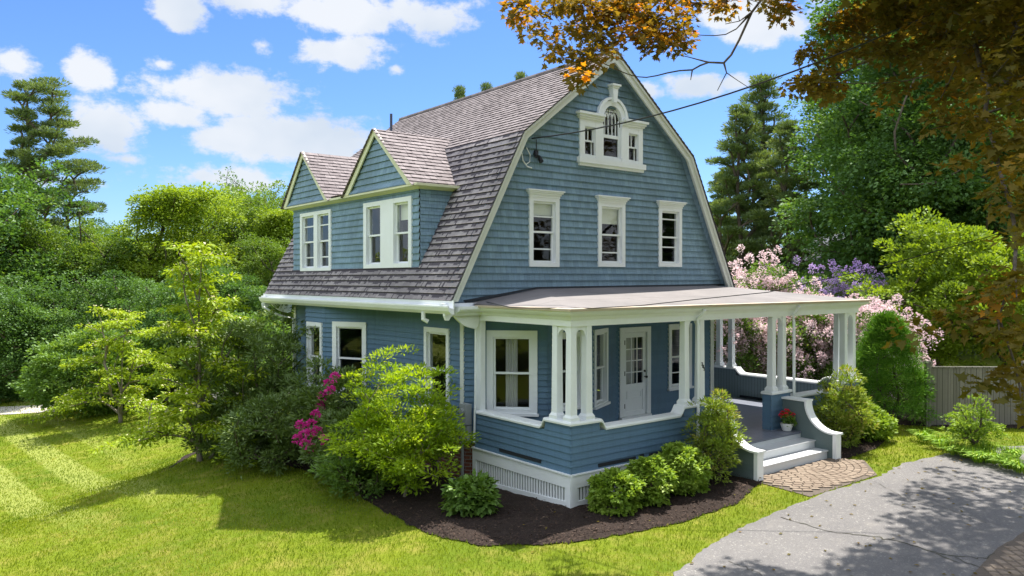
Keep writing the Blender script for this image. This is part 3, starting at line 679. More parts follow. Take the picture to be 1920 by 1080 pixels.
b = HB(); tb_ = HB(); roofplane(b, (EX, RK0, EZ), (EX, RK1, EZ), (KX, RK0, KZ), (KX, RK1, KZ), t=.018, tt=.008, tb=tb_, holes=[(DY0-RK0+.02, DY1-RK0-.02, zv(4.14), zv(DZ+.1))])
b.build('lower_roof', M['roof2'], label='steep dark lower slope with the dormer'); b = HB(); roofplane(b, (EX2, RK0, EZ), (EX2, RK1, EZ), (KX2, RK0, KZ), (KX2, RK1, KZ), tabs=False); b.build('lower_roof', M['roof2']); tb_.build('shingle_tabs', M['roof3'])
# dormer gable roofs
b = HB(); x_r = KX+(AX-KX)*(GZ-KZ)/(AZ-KZ)+.12
for y0, y1, yr in G:
    for yf in (y0, y1):
        xf = rx(DZ)+.12; roofplane(b, (DX-.26, yf-(.12 if yf == y0 else -.12), DZ-.02), (xf, yf-(.12 if yf == y0 else -.12), DZ-.02), (DX-.26, yr, GZ+.03), (x_r, yr, GZ+.03), t=.014)
b.poly([(DX-.1, 7.0, DZ+.10), (rx(DZ)+.3, 7.0, DZ+.12), (rx(DZ)+.3, 8.25, DZ+.12), (DX-.1, 8.25, DZ+.10)])
b.build('dormer_roof', M['roof'], dorm)
# rake boards
def rake(y0, y1, name='rake_board'):
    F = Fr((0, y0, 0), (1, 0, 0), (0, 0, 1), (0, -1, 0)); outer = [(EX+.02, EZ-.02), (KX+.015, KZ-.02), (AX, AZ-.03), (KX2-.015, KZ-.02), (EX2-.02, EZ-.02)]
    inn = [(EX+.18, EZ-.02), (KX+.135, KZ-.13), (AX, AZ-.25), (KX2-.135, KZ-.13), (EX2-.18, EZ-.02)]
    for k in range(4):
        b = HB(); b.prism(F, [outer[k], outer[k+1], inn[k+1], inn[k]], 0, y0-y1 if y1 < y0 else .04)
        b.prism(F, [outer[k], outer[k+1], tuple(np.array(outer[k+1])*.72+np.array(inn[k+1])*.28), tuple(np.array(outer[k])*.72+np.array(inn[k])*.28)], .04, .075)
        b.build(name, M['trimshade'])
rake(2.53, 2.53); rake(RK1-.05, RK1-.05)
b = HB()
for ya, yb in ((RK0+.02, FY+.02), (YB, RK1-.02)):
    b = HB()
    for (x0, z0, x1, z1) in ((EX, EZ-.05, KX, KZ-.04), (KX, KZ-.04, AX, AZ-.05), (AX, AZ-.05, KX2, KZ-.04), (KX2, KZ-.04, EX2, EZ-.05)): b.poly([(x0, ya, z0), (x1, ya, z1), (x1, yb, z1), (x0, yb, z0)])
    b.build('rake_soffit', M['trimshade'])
# eaves, gutters
for ex, sg in ((EX, -1), (EX2, 1)):
    b = HB(); x0, x1 = sorted((ex, 0 if sg < 0 else XR)); b.box((x0, FY, 3.24), (x1, RK1-.15, 3.27)); b.build('soffit', M['cream'])
    b = HB(); pth = [(ex, RK1+.1), (ex, RK0-.05)] if sg < 0 else [(ex, RK0-.05), (ex, RK1+.1)]
    b.sweep([(x, y, 3.2) for x, y in pth], [(-.02, 0), (.04, 0), (.10, .06), (.13, .13), (.13, .16), (.10, .16), (.09, .13), (.0, .10), (0, .26), (-.02, .26)]); b.build('gutter', M['white'])
def bracket(y):
    F = Fr((0, y, 0), (1, 0, 0), (0, 0, 1), (0, -1, 0)); pts = [(-.80, 3.34), (-.80, 3.17), (-.76, 3.08), (-.70, 3.08), (-.66, 3.14)]
    for k in range(9): t = k/8; pts.append((-.60+.42*t, 3.17-.25*t-.05*math.sin(t*math.pi)))
    pts += [(-.10, 2.90), (-.03, 2.95), (-.005, 3.05), (-.005, 3.34)]
    b = HB(); b.prism(F, pts, -.06, .0); b.fbox(F, -.86, -.02, 3.341, 3.40, -.08, .05); b.build('eave_bracket', M['white'])
bracket(2.60); bracket(RK1-.1)
# vent pipe
b = HB(); b.tube([(1.5, 8.7, 7.1), (1.5, 8.7, 8.24)], .035, 10); b.tube([(1.5, 8.7, 7.18), (1.5, 8.7, 7.32)], .06, 10); b.build('vent_pipe', M['flue'])
# floodlight + loose cables at the gable
b = HB(); 
for u, z in ((1.46, 6.42), (1.58, 6.33)):
    b.tube([Ffront(u, z+.06, .05), Ffront(u, z, .07), Ffront(u, z-.07, .12)], [.02, .045, .05], 10)
b.tube([Ffront(1.52, 6.5, .03), Ffront(1.52, 6.72, .03)], .008, 5); b.fbox(Ffront, 1.48, 1.56, 6.42, 6.50, .02, .05)
b.build('floodlight', M['black'])
b = HB(); b.tube([Ffront(1.12, 6.42, .04), Ffront(1.15, 6.25, .05), Ffront(1.25, 6.14, .06), Ffront(1.38, 6.12, .05)], .014, 6); b.tube([Ffront(1.25, 6.52, .04), Ffront(1.33, 6.38, .06), Ffront(1.32, 6.24, .06), Ffront(1.22, 6.17, .05)], .011, 6); b.build('loose_cable', M['white'])
# ---------------- porch
FL = .66; PX = 9.3; PB = 8.5
b = HB()
b.poly([(.05, .05, FL), (PX-.05, .05, FL), (PX-.05, FY, FL), (.05, FY, FL)], [(0, 0), (9, 0), (9, 2.7), (0, 2.7)])
b.poly([(XR, FY, FL), (PX-.05, FY, FL), (PX-.05, PB, FL), (XR, PB, FL)], [(7, 2.7), (9, 2.7), (9, 8), (7, 8)])
b.poly([(3.6, -.46, FL), (6.12, -.46, FL), (6.12, .05, FL), (3.6, .05, FL)], [(3.6, -.46), (6.1, -.46), (6.1, .05), (3.6, .05)])
b.box((3.6, -.455, FL-.04), (6.12, -.3, FL-.004)); b.build('porch_floor', M['deck'])
# porch half walls
Fpf = Fr((0, 0, 0), (1, 0, 0), (0, 0, 1), (0, -1, 0)); Fpl = Fleft; Fpr = Fr((PX, 0, 0), (0, 1, 0), (0, 0, 1), (1, 0, 0))
T_ = .018
def half_wall(F, a, c, raised=(), lin=None, ends=(0, 0)):
    b = HB(); b.courses(F, .60, 1.26, lambda z: (a-T_*ends[0], c+T_*ends[1]), .115, .018)
    for p, q in raised: b.courses(F, 1.26, 1.41, lambda z: (p-T_*(ends[0] if p == a else 0), q+T_*(ends[1] if q == c else 0)), .115, .018)
    o = b.build('porch_wall', M['clap']); la, lc = lin or (a+.01, c-.01)
    b = HB(); b.fbox(F, la, lc, .60, 1.25, -.20, -.003); b.build('lining', M['greyboard'], o)
    for p, q in raised:
        b = HB(); b.fbox(F, max(p, la)+.004, min(q, lc)-.004, 1.2505, 1.40, -.197, -.006); b.build('lining', M['greyboard'], o)
half_wall(Fpf, 0, 3.66, ((0, .66), (2.86, 3.66)), (.205, 3.65), (1, 0)); half_wall(Fpl, 0, 2.74, ((0, .66),), None, (1, 0))
half_wall(Fpf, 5.72, PX, ((5.72, 6.42), (8.5, PX)), (5.73, PX-.205), (1, 1)); half_wall(Fpr, 0, PB, ((0, .7), (3.35, 4.15)), None, (1, 0))
Fp1 = Fr((5.72, 0, 0), (0, 1, 0), (0, 0, 1), (-1, 0, 0)); b = HB(); b.courses(Fp1, .60, 1.41, lambda z: (0, .21), .115, .018); b.build('pier_side', M['clap'])
Fp2 = Fr((3.66, 0, 0), (0, 1, 0), (0, 0, 1), (1, 0, 0)); b = HB(); b.courses(Fp2, .60, 1.41, lambda z: (0, .22), .115, .018); b.build('pier_side', M['clap'])
# scupper slots
for F_, a_, c_, z_, w_ in ((Fpl, .75, 1.95, .65, .0), (Fpf, .62, 1.55, .63, 0), (Fpf, 1.9, 3.0, .63, 0), (Fpr, 1.2, 3.2, .67, -.225), (Fpf, 1.66, 1.76, .65, 0)): b = HB(); b.fbox(F_, a_, c_, z_, z_+.06, w_, w_+.022); b.build('drain_slot', M['dark'])
# rail caps
cap = [(.045, -.01), (.05, .02), (.035, .05), (-.21, .05), (-.235, .02), (-.23, -.01)]
def up(a, b_, rise=True, n=6):
    o = []
    for k in range(n+1):
        t = k/n; s = (1-math.cos(t*math.pi/2)) if rise else math.sin(t*math.pi/2)
        o.append((a+(b_-a)*t, 1.27+.14*(s if rise else s)))
    return o
def cap_path(pts): b = HB(); b.sweep(pts, cap); b.build('rail_cap', M['white'])
c1 = [(0, 2.66, 1.27)]+[(0, .78-.12*k/5, 1.27+.145*(1-math.cos(k/5*math.pi/2))) for k in range(6)]+[(0, 0, 1.42)]+[(.66+.12*k/5, 0, 1.27+.145*(math.cos(k/5*math.pi/2))) for k in range(6)]+[(2.72+.14*k/5, 0, 1.27+.145*(1-math.cos(k/5*math.pi/2))) for k in range(6)]+[(3.70, 0, 1.42)]
cap_path(c1)
c2 = [(5.68, 0, 1.42), (6.44, 0, 1.42)]; cap_path(c2)
c3 = [(6.445, 0, 1.27)]+[(8.28+.2*k/5, 0, 1.27+.145*(1-math.cos(k/5*math.pi/2))) for k in range(6)]+[(PX, 0, 1.42)]+[(PX, .70+.2*k/5, 1.27+.145*(math.cos(k/5*math.pi/2))) for k in range(6)]+[(PX, 3.15+.2*k/5, 1.27+.145*(1-math.cos(k/5*math.pi/2))) for k in range(6)]+[(PX, 4.15+.2*k/5, 1.27+.145*(math.cos(k/5*math.pi/2))) for k in range(6)]+[(PX, PB, 1.27)]
cap_path(c3)
# columns
def column(x, y, z0=1.46, z1=3.07, w0=.070, w1=.060):
    b = HB()
    def lay(za, zb, a, c):
        P = [(x+sx*a, y+sy*a, za) for sx, sy in ((-1, -1), (1, -1), (1, 1), (-1, 1))]+[(x+sx*c, y+sy*c, zb) for sx, sy in ((-1, -1), (1, -1), (1, 1), (-1, 1))]
        for q in ((0, 3, 2, 1), (4, 5, 6, 7), (0, 1, 5, 4), (1, 2, 6, 5), (2, 3, 7, 6), (3, 0, 4, 7)): b.poly([P[i] for i in q])
    lay(z0, z0+.07, .10, .10); lay(z0+.07, z0+.11, .094, w0+.004); lay(z0+.11, z1, w0, w1)
    b.build('column', M['white'])
cols = [(.085, .085), (.085, .44), (.44, .085), (3.0, .09), (3.46, .09), (5.86, .09), (6.24, .09), (PX-.11, .11), (PX-.48, .11), (PX-.11, .48), (PX-.11, 3.55), (PX-.11, 3.95)]
for x, y in cols: column(x, y, 1.46 if True else 0)
b = HB(); b.box((.02, 2.60, 1.30), (.14, 2.745, 3.07)); b.build('column', M['white'], label='half column where the porch meets the wall')
# arched spandrels between paired columns
def spandrel(F, u0, u1, z1=3.07):
    b = HB(); c = (u0+u1)/2; r = (u1-u0)/2; n = 10; zs = 2.82
    for k in range(n):
        a0 = math.pi*k/n; a1 = math.pi*(k+1)/n; p0 = (c-math.cos(a0)*r, zs+math.sin(a0)**.9*r*1.55 if k else zs); p1 = (c-math.cos(a1)*r, zs+max(0, math.sin(a1))**.9*r*1.55)
        b.prism(F, [p0, p1, (p1[0], z1), (p0[0], z1)], -.13, -.045)
    b.build('arch', M['white'])
for a, c in ((.145, .38), (3.06, 3.40), (5.92, 6.18), (PX-.42, PX-.17)): spandrel(Fpf, a, c)
spandrel(Fpl, .145, .38); spandrel(Fpr, .17, .42); spandrel(Fpr, 3.63, 3.87)
# beam, cornice, ceiling, roof
b = HB(); b.sweep([(0, 2.74, 3.06), (0, 0, 3.06), (PX, 0, 3.06), (PX, PB, 3.06)], [(0, 0), (0, .16), (-.18, .16), (-.18, 0)]); b.build('porch_beam', M['white'])
b = HB(); b.sweep([(-.62, 2.52, 3.2), (0-.0, 2.52, 3.2), (0, 0, 3.2), (PX, 0, 3.2), (PX, PB, 3.2)], [(0, -.03), (.02, -.03), (.05, .02), (.13, .05), (.17, .09), (.17, .145), (-.1, .145), (-.1, .1), (0, .1)]); b.build('porch_gutter', M['white'])
b = HB(); b.poly([(.1, .1, 3.10), (PX-.1, .1, 3.10), (PX-.1, FY, 3.10), (.1, FY, 3.10)]); b.poly([(XR, FY, 3.10), (PX-.1, FY, 3.10), (PX-.1, PB, 3.10), (XR, PB, 3.10)]); b.build('porch_ceiling', M['white'])
b = HB(); e = .2; z0 = 3.352
A = (-e, -e, z0); B = (PX+e, -e, z0); C = (PX+e, PB, z0); Dp = (1.55, FY-.03, 3.66); E_ = (XR, FY-.03, 3.70); G_ = (XR, PB, 3.70)
for P in ([A, B, E_, Dp], [A, Dp, (-e, 2.5, 3.38)], [B, C, G_, E_], [(-e, 2.5, 3.38), Dp, (1.55, FY, 3.66), (-e, FY, 3.40)]): b.poly(P)
b.build('porch_roof', M['porchroof'])
b = HB(); b.sweep([(-e, 2.45, z0), (-e, -e, z0), (PX+e, -e, z0), (PX+e, PB, z0)], [(.015, -.03), (.02, .012), (-.06, .022), (-.06, 0.004), (0, -.002), (0, -.03)]); b.build('porch_roof_edge', M['rust'])
b = HB(); b.poly([Ffront(-.3, 3.40, .10), Ffront(1.55, 3.668, .06), Ffront(1.55, 3.695, .036), Ffront(-.3, 3.45, .036)]); b.poly([Ffront(1.55, 3.668, .06), Ffront(XR+.9, 3.715, .06), Ffront(XR+.9, 3.745, .036), Ffront(1.55, 3.695, .036)]); b.build('flashing_shade', M['dark'])  # near-black strip: thin shade at the roof joint put into colour
# skirt below the porch
def skirt(F, u0, u1, zb0, zb1):
    b = HB(); b.fbox(F, u0, u1, .36, .575, -.05, .03); b.fbox(F, u0, u1, .575, .60, -.05, .055); b.fbox(F, u0, u0+.12, -.5, .36, -.05, .029); b.fbox(F, u1-.12, u1, -.5, .36, -.05, .0285)
    n = max(1, int((u1-u0-.24)/.073)); 
    for k in range(n): u = u0+.12+(u1-u0-.24)*k/n; b.fbox(F, u+.013, u+.058, -.5, .36, -.006, .008)
    b.prism(F, [(u0+.12, -.6), (u1-.12, -.6), (u1-.12, zb1+.13), (u0+.12, zb0+.13)], -.02, .024); b.build('porch_skirt', M['white'])
    d = HB(); d.fbox(F, u0, u1, -.5, .36, -.12, -.08); d.build('skirt_gap_shade', M['dark'])  # near-black sheet paints the shade behind the slats
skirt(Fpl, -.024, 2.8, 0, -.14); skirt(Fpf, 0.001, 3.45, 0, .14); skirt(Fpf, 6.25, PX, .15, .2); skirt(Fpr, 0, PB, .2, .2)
# steps and curved cheek walls
b = HB()
b.box((3.6, -.44, .15), (6.12, -.40, FL-.045)); b.box((3.6, -.76, .37), (6.12, -.42, .505)); b.box((3.6, -1.04, .10), (6.12, -.70, .34))
b.box((3.6, -.79, .508), (6.12, -.442, .53)); b.box((3.6, -1.07, .343), (6.12, -.762, .365)); b.build('step', M['step'])
def cheek(x0, x1, zb):
    F = Fr((x0, 0, 0), (0, -1, 0), (0, 0, 1), (-1, 0, 0)); prof = [(0, zb), (0, 1.30), (.42, 1.30)]; arc = [(1.16-.62*math.cos(k/14*math.pi/2), 1.29-.60*math.sin(k/14*math.pi/2)) for k in range(15)]
    b = HB(); pts = [(0, zb), (0, 1.29), (.54, 1.29)]+arc[1:]+[(1.16, zb)]; b.prism(F, pts, -(x1-x0), 0)
    Fo = lambda u, v, w=0: F(u, v, w)
    me = b.build('cheek_wall', M['greyclap'])
    c = HB(); top = [(0, 1.29), (.60, 1.29)]
    c.fbox(F, 0, .60, 1.295, 1.335, -(x1-x0)-.045, .045)
    ap = [(.545, 1.29)]+arc+[(1.27, .69)]
    def off(i, d):
        p = np.array(ap[max(i-1, 0)]); q = np.array(ap[min(i+1, len(ap)-1)]); t = (q-p)/np.linalg.norm(q-p); return tuple(np.array(ap[i])+np.array([-t[1], t[0]])*d)
    for i in range(1, len(ap)-1): c.prism(F, [off(i, .003), off(i+1, .003), off(i+1, .04), off(i, .04)], -(x1-x0)-.04, .04)
    c.build('cheek_cap', M['white'], me)
    p = HB(); p.fbox(F, 1.162, 1.24, zb, .685, -(x1-x0)-.015, .015); p.build('cheek_post', M['white'], me)
cheek(3.44, 3.60, 0); cheek(6.12, 6.28, .05)
# downspouts
def spout(pts, r=.032, name='downspout'): b = HB(); b.tube(pts, r, 8); b.build(name, M['white'], smooth=False)
spout([(3.25, -.20, 3.27), (3.25, -.14, 3.18), (3.25, -.03, 3.10), (3.25, -.045, 2.9), (3.25, -.045, .35)]); spout([(6.43, -.20, 3.27), (6.47, -.14, 3.18), (6.49, -.03, 3.08), (6.49, -.045, 2.9), (6.50, -.045, 1.3)])
spout([(-.82, RK1, 3.2), (-.80, RK1, 3.08), (-.45, RK1-.2, 2.86), (-.08, YB-.05, 2.75), (-.07, YB-.05, .2)]); spout([(-.80, 3.35, 3.22), (-.80, 3.35, 3.08), (-.72, 3.3, 3.03)], .045)
spout([(-.05, 2.66, 2.9), (-.045, 2.68, 1.6), (-.045, 2.72, .7)], .02, 'cable_conduit')
# electric meter, conduit
b = HB(); b.box((-.16, 2.84, 1.02), (-.02, 3.06, 1.42)); b.tube([(-.155, 2.95, 1.28), (-.21, 2.95, 1.28)], .06, 12); b.box((-.13, 2.84, .72), (-.02, 3.04, 1.0)); b.build('electric_meter', M['metalgrey'])
b = HB(); b.tube([(-.07, 3.08, 1.1), (-.07, 3.08, .0), (-.12, 3.2, -.12), (-.2, 3.9, -.2)], .03, 8); b.build('drain_pipe', M['metalgrey'])
# lantern under the porch ceiling
b = HB(); cx, cy = 5.0, 1.75; b.tube([(cx, cy, 3.10), (cx, cy, 2.96)], .06, 8); b.tube([(cx, cy, 2.97), (cx, cy, 2.90)], .012, 6); b.tube([(cx, cy, 2.90), (cx, cy, 2.84)], [.03, .10], 6)
for k in range(4):
    a = math.pi/4+k*math.pi/2; b.tube([(cx+.09*math.cos(a), cy+.09*math.sin(a), 2.84), (cx+.075*math.cos(a), cy+.075*math.sin(a), 2.66)], .008, 5)
b.tube([(cx, cy, 2.66), (cx, cy, 2.64)], .08, 8); b.build('porch_lantern', M['black'])
# house number on the column by the steps (diagonal digits)
num = None
for k, ch in enumerate('385'):
    cu = bpy.data.curves.new('digit', 'FONT'); cu.body = ch; cu.size = .095; cu.extrude = .006; cu.align_x = 'CENTER'; o = bpy.data.objects.new('house_number', cu); col.objects.link(o)
    dg = bpy.context.evaluated_depsgraph_get(); me = bpy.data.meshes.new_from_object(o.evaluated_get(dg)); bpy.data.objects.remove(o); me.materials.append(M['black'])
    q = link_mesh('house_number', me, house); q.matrix_parent_inverse = Matrix.Identity(4); q.rotation_euler = (math.pi/2, 0, 0); q.location = (3.48-.035+.033*k-3.6, .11-.092-5, 2.20-.05*k-.02)
# ================================================================ GROUND
def axis(a, b, c, d, fine, n):   # fine spacing in [b,c], growing outside
    mid = list(np.arange(b, c+1e-6, fine)); L = list(b-(np.geomspace(fine, b-a, n))) [::-1]; Rr = list(c+np.geomspace(fine, d-c, n)); return np.array(L+mid+Rr)
xs = axis(-400, -14, 20, 400, .25, 24); ys = axis(-200, -10, 34, 400, .25, 24)
X, Y = np.meshgrid(xs, ys); Zg = gz(X, Y)
def m_grass():
    t = NT('lawn_grass'); pos = t.obj()
    big = t.noise(.35, 5, .6); mid = t.noise(2.2, 5, .65); fine = t.noise(38, 4, .7); ff = t.noise(120, 2)
    c = t.mix(t.ramp(big, .35, .65), (.095, .165, .009), (.185, .235, .013)); c = t.mix(t.ramp(mid, .47, .72, 0, .75), c, (.34, .29, .07)); 
    # mowing stripes on the far lawn: real, alternating nap of the turf
    xyz0 = t.n('ShaderNodeSeparateXYZ', {0: pos}); lin = t.n('ShaderNodeMath', {0: xyz0.outputs[1], 1: .072, 2: xyz0.outputs[0]}, operation='MULTIPLY_ADD').outputs[0]
    cv = t.n('ShaderNodeCombineXYZ', {0: lin, 1: xyz0.outputs[1]}); st = t.n('ShaderNodeTexWave', wave_type='BANDS', bands_direction='X', wave_profile='SIN'); t.set(st.inputs['Vector'], cv.outputs[0]); st.inputs['Scale'].default_value = .20; st.inputs['Distortion'].default_value = .35; st.inputs['Detail Scale'].default_value = .4
    xyz = t.n('ShaderNodeSeparateXYZ', {0: pos}); k = t.n('ShaderNodeMath', {0: t.ramp(xyz.outputs[1], 6, 10, 0, 1), 1: t.ramp(xyz.outputs[0], -3.2, -4.6, 0, 1)}, operation='MULTIPLY').outputs[0]
    s2 = t.n('ShaderNodeMath', {0: t.ramp(st.outputs[1] if False else st.outputs['Fac'], .40, .62, 0, .75), 1: k}, operation='MULTIPLY').outputs[0]
    c = t.mix(s2, c, (.34, .38, .10)); c = t.mix(t.ramp(fine, .35, .7, 0, .55), c, (.09, .12, .01)); c = t.mix(t.ramp(ff, .5, .8, 0, .35), c, (.32, .33, .05))
    t.bump(fine, .9, .04); return t.fin(c, .9, .1)
M['grass'] = m_grass()
def m_asphalt():
    t = NT('asphalt'); f = t.noise(95, 3, .75); g = t.noise(.55, 6, .62); h = t.noise(2.6, 6, .7); sp = t.n('ShaderNodeTexVoronoi'); t.set(sp.inputs['Vector'], t.obj()); sp.inputs['Scale'].default_value = 42
    c = t.mix(t.ramp(f, .3, .7), (.10, .098, .102), (.225, .215, .21)); c = t.mix(t.ramp(sp.outputs['Color'], .75, .95, 0, .5), c, (.40, .385, .36)); c = t.mix(t.ramp(g, .42, .68, 0, .38), c, (.09, .088, .095)); c = t.mix(t.ramp(h, .55, .75, 0, .35), c, (.10, .095, .095)); c = t.mix(t.ramp(h, .42, .3, 0, .25), c, (.30, .28, .25))
    t.bump(f, .6, .012); return t.fin(c, .9, .2)
M['asphalt'] = m_asphalt()
def m_speck(name, a, b, sc, c2=None, bs=.4, bd=.01, blot=.3, rough=.9):
    t = NT(name); f = t.noise(sc, 3, .7); g = t.noise(.8, 5, .6); c = t.mix(t.ramp(f, .3, .7), a, b); c = t.mix(t.ramp(g, .4, .7, 0, blot), c, tuple(x*.6 for x in a))
    if c2: c = t.mix(t.ramp(t.noise(sc*.6, 2), .62, .7, 0, .6), c, c2)
    t.bump(f, bs, bd); return t.fin(c, rough, .15)
M['mulch'] = m_speck('dark_mulch', (.018, .013, .011), (.055, .038, .032), 45, (.10, .07, .055), .9, .04)
M['chip'] = m_speck('mulch_chip', (.022, .015, .012), (.11, .072, .055), 10, (.22, .16, .12))
M['paver'] = m_speck('paver_stone', (.17, .13, .10), (.29, .235, .185), 7, None, .3, .01, .2)
M['joint'] = m_speck('joint_sand', (.10, .085, .07), (.16, .13, .11), 60)
M['gravel'] = m_speck('light_path', (.42, .38, .33), (.58, .54, .48), 30)
M['crack'] = m_paint('asphalt_crack', (.05, .045, .035), .9, .3, (.06, .09, .02))
ny, nx = X.shape; V = np.stack([X, Y, Zg], -1).reshape(-1, 3); I = np.arange(nx*ny).reshape(ny, nx)
Q = np.stack([I[:-1, :-1], I[:-1, 1:], I[1:, 1:], I[1:, :-1]], -1).reshape(-1, 4)
me = bpy.data.meshes.new('lawn'); me.from_pydata(V.tolist(), [], Q.tolist()); me.materials.append(M['grass']); me.shade_smooth(); tag(link_mesh('lawn', me), kind='structure')

def smooth_poly(pts, n=6):
    pts = [np.array(p[:2], float) for p in pts]; out = []; m = len(pts)
    for i in range(m):
        p0, p1, p2, p3 = pts[i-1], pts[i], pts[(i+1) % m], pts[(i+2) % m]
        for k in range(n):
            t = k/n; out.append(.5*((2*p1)+(-p0+p2)*t+(2*p0-5*p1+4*p2-p3)*t*t+(-p0+3*p1-3*p2+p3)*t**3))
    return out
def inside(poly, x, y):
    P = np.array(poly); r = np.zeros(np.shape(x), bool); j = len(P)-1
    for i in range(len(P)):
        c = ((P[i, 1] > y) != (P[j, 1] > y)) & (x < (P[j, 0]-P[i, 0])*(y-P[i, 1])/(P[j, 1]-P[i, 1]+1e-12)+P[i, 0]); r ^= c; j = i
    return r
def sheet(name, poly, off, m, grid=.25, mound=0., kind='structure'):
    P = np.array(poly); x0, y0 = P.min(0); x1, y1 = P.max(0); gx, gy = np.meshgrid(np.arange(x0, x1, grid), np.arange(y0, y1, grid)); gx = gx.ravel(); gy = gy.ravel(); k = inside(poly, gx, gy)
    g = np.stack([gx[k], gy[k]], 1); dm = np.min(np.linalg.norm(g[:, None]-P[None], axis=2), 1); g = g[dm > grid*.35]; dm = dm[dm > grid*.35]
    vs = [Vector(p) for p in P]+[Vector(p) for p in g]; n = len(P)
    r = delaunay_2d_cdt(vs, [(i, (i+1) % n) for i in range(n)], [list(range(n))], 1, 1e-5)
    vv = np.array([tuple(v) for v in r[0]]); d = np.min(np.linalg.norm(vv[:, None]-P[None], axis=2), 1)
    z = gz(vv[:, 0], vv[:, 1])+off+mound*sstep(0, .35, d)+(np.where(d > .05, mound*.5*(np.sin(vv[:, 0]*9)*np.cos(vv[:, 1]*8)), 0))
    me = bpy.data.meshes.new(name); me.from_pydata([(a, b_, c) for (a, b_), c in zip(vv, z)], [], [tuple(f) for f in r[2]])
    for p in me.polygons:
        if p.normal.z < 0: p.flip()
    me.materials.append(m); me.shade_smooth(); o = link_mesh(name, me); tag(o, kind=kind); return o
def H2(*pp): return [tuple(hit(*p)[:2]) for p in pp]
drive = H2((1265, 1080), (1330, 1025), (1400, 985), (1460, 960), (1520, 937))+[(5.5, -2.42), (6.9, -2.2), (8.6, -2.35), (10.2, -2.8), (12.5, -3.9), (15, -5.2), (22, -9), (30, -14), (29, -18), (20, -12.5), (13, -8.2), (9, -6.0), (6.2, -5.7), (4.6, -7.5), (1.5, -9.5), (-1.2, -5.6), (-2.2, -4.2)]
dd = []
for a_, c_ in zip(drive, drive[1:]+drive[:1]):
    a_, c_ = np.array(a_), np.array(c_); n_ = max(1, int(np.linalg.norm(c_-a_)/.12)) if max(abs(a_[0]), abs(a_[1])) < 14 else 1
    for k in range(n_): dd.append(tuple(a_+(c_-a_)*k/n_+rng.normal(size=2)*.022))
drive = dd; sheet('driveway', drive, .012, M['asphalt'])
bed = [(1.6, 2), (2, 2), (2, .1), (3.55, .1), (3.55, -1.3)]+H2((1405, 925), (1385, 945), (1290, 978), (1180, 1003), (1080, 1020), (1000, 1027), (900, 1026), (830, 1012), (760, 985), (700, 950), (650, 912), (560, 880), (470, 858), (400, 835))+[(-3.6, 10.6), (-2.6, 13), (.3, 13), (.3, 4)]
bed = [tuple(np.array(a_)+(np.array(c_)-np.array(a_))*k/10+rng.normal(size=2)*.018) for a_, c_ in zip(bed, bed[1:]+bed[:1]) for k in range(10)]
sheet('mulch_bed', bed, .018, M['mulch'], mound=.035)
bed2 = [(6.3, -1.18), (7.1, -1.25), (8.2, -1.1), (9.4, -.6), (10.1, .1), (10.2, 2), (9.2, 2.5), (9.2, .1), (6.3, .1)]
bed2 = [tuple(p) for p in smooth_poly(bed2, 3)]; sheet('mulch_bed', bed2, .018, M['mulch'], mound=.03)
bed3 = [(10.3, 1.2), (11.0, -.2), (11.9, -1.4), (13.2, -2.6), (16, -4.4), (20, -6.5), (22, -4), (14, 2), (11.2, 3)]
sheet('mulch_bed', bed3, .015, M['mulch'], mound=.03)
pav = [(3.60, -1.05), (3.45, -1.20)]+H2((1405, 903), (1465, 918), (1519, 936), (1580, 914), (1645, 893))+[(6.55, -1.6), (6.28, -1.15), (6.12, -1.05)]
sheet('paver_bedding', pav, .013, M['joint'])
# fan-laid pavers, each a bevelled stone in one mesh
def pavers(poly, C, r0, rows, name, size=.125, gap=.010, soldier=None):
    b = MB(); 
    for i in range(rows):
        ra = r0+i*size; rb = ra+size-gap; n = max(8, int(2*math.pi*(ra+size/2)/(size*1.35))); ph = random.random()
        for k in range(n):
            a0 = 2*math.pi*(k+ph)/n; a1 = 2*math.pi*(k+1+ph)/n-gap/(ra+size/2)
            q = [(C[0]+r*math.cos(a), C[1]+r*math.sin(a)) for r, a in ((ra, a0), (rb, a0), (rb, a1), (ra, a1))]
            if not all(inside(poly, np.array(x), np.array(y)) for x, y in q): continue
            z = float(gz(*q[0]))+.03+random.uniform(-.003, .003); cc = np.mean(q, 0); top = [(cc[0]+(x-cc[0])*.9, cc[1]+(y-cc[1])*.9, z) for x, y in q]; bot = [(x, y, z-.012) for x, y in q]
            b.poly(top)
            for j in range(4): b.poly([bot[j], bot[(j+1) % 4], top[(j+1) % 4], top[j]])
    return tag(b.build(name, M['paver']), kind='structure')
pavers(pav, (5.1, -.75), .0, 30, 'paver_walk')
br_ = H2((1920, 1000), (1850, 1045), (1815, 1080))+[(1.2, -4.9), (3.0, -7), (5, -6), (5.2, -4.6)]
lo = [hit(1920, 1003)[:2], hit(1870, 1035)[:2], hit(1820, 1085)[:2]]
c_ = np.mean(lo, 0); br2 = [tuple(lo[0]), tuple(lo[1]), tuple(lo[2]), (lo[2][0]+.6, lo[2][1]-2.), (lo[0][0]+2.5, lo[0][1]-1.2)]
sheet('paver_bedding', br2, .018, M['joint']); pavers(br2, (c_[0]-6, c_[1]+5), 6.2, 30, 'paver_apron', gap=.014)
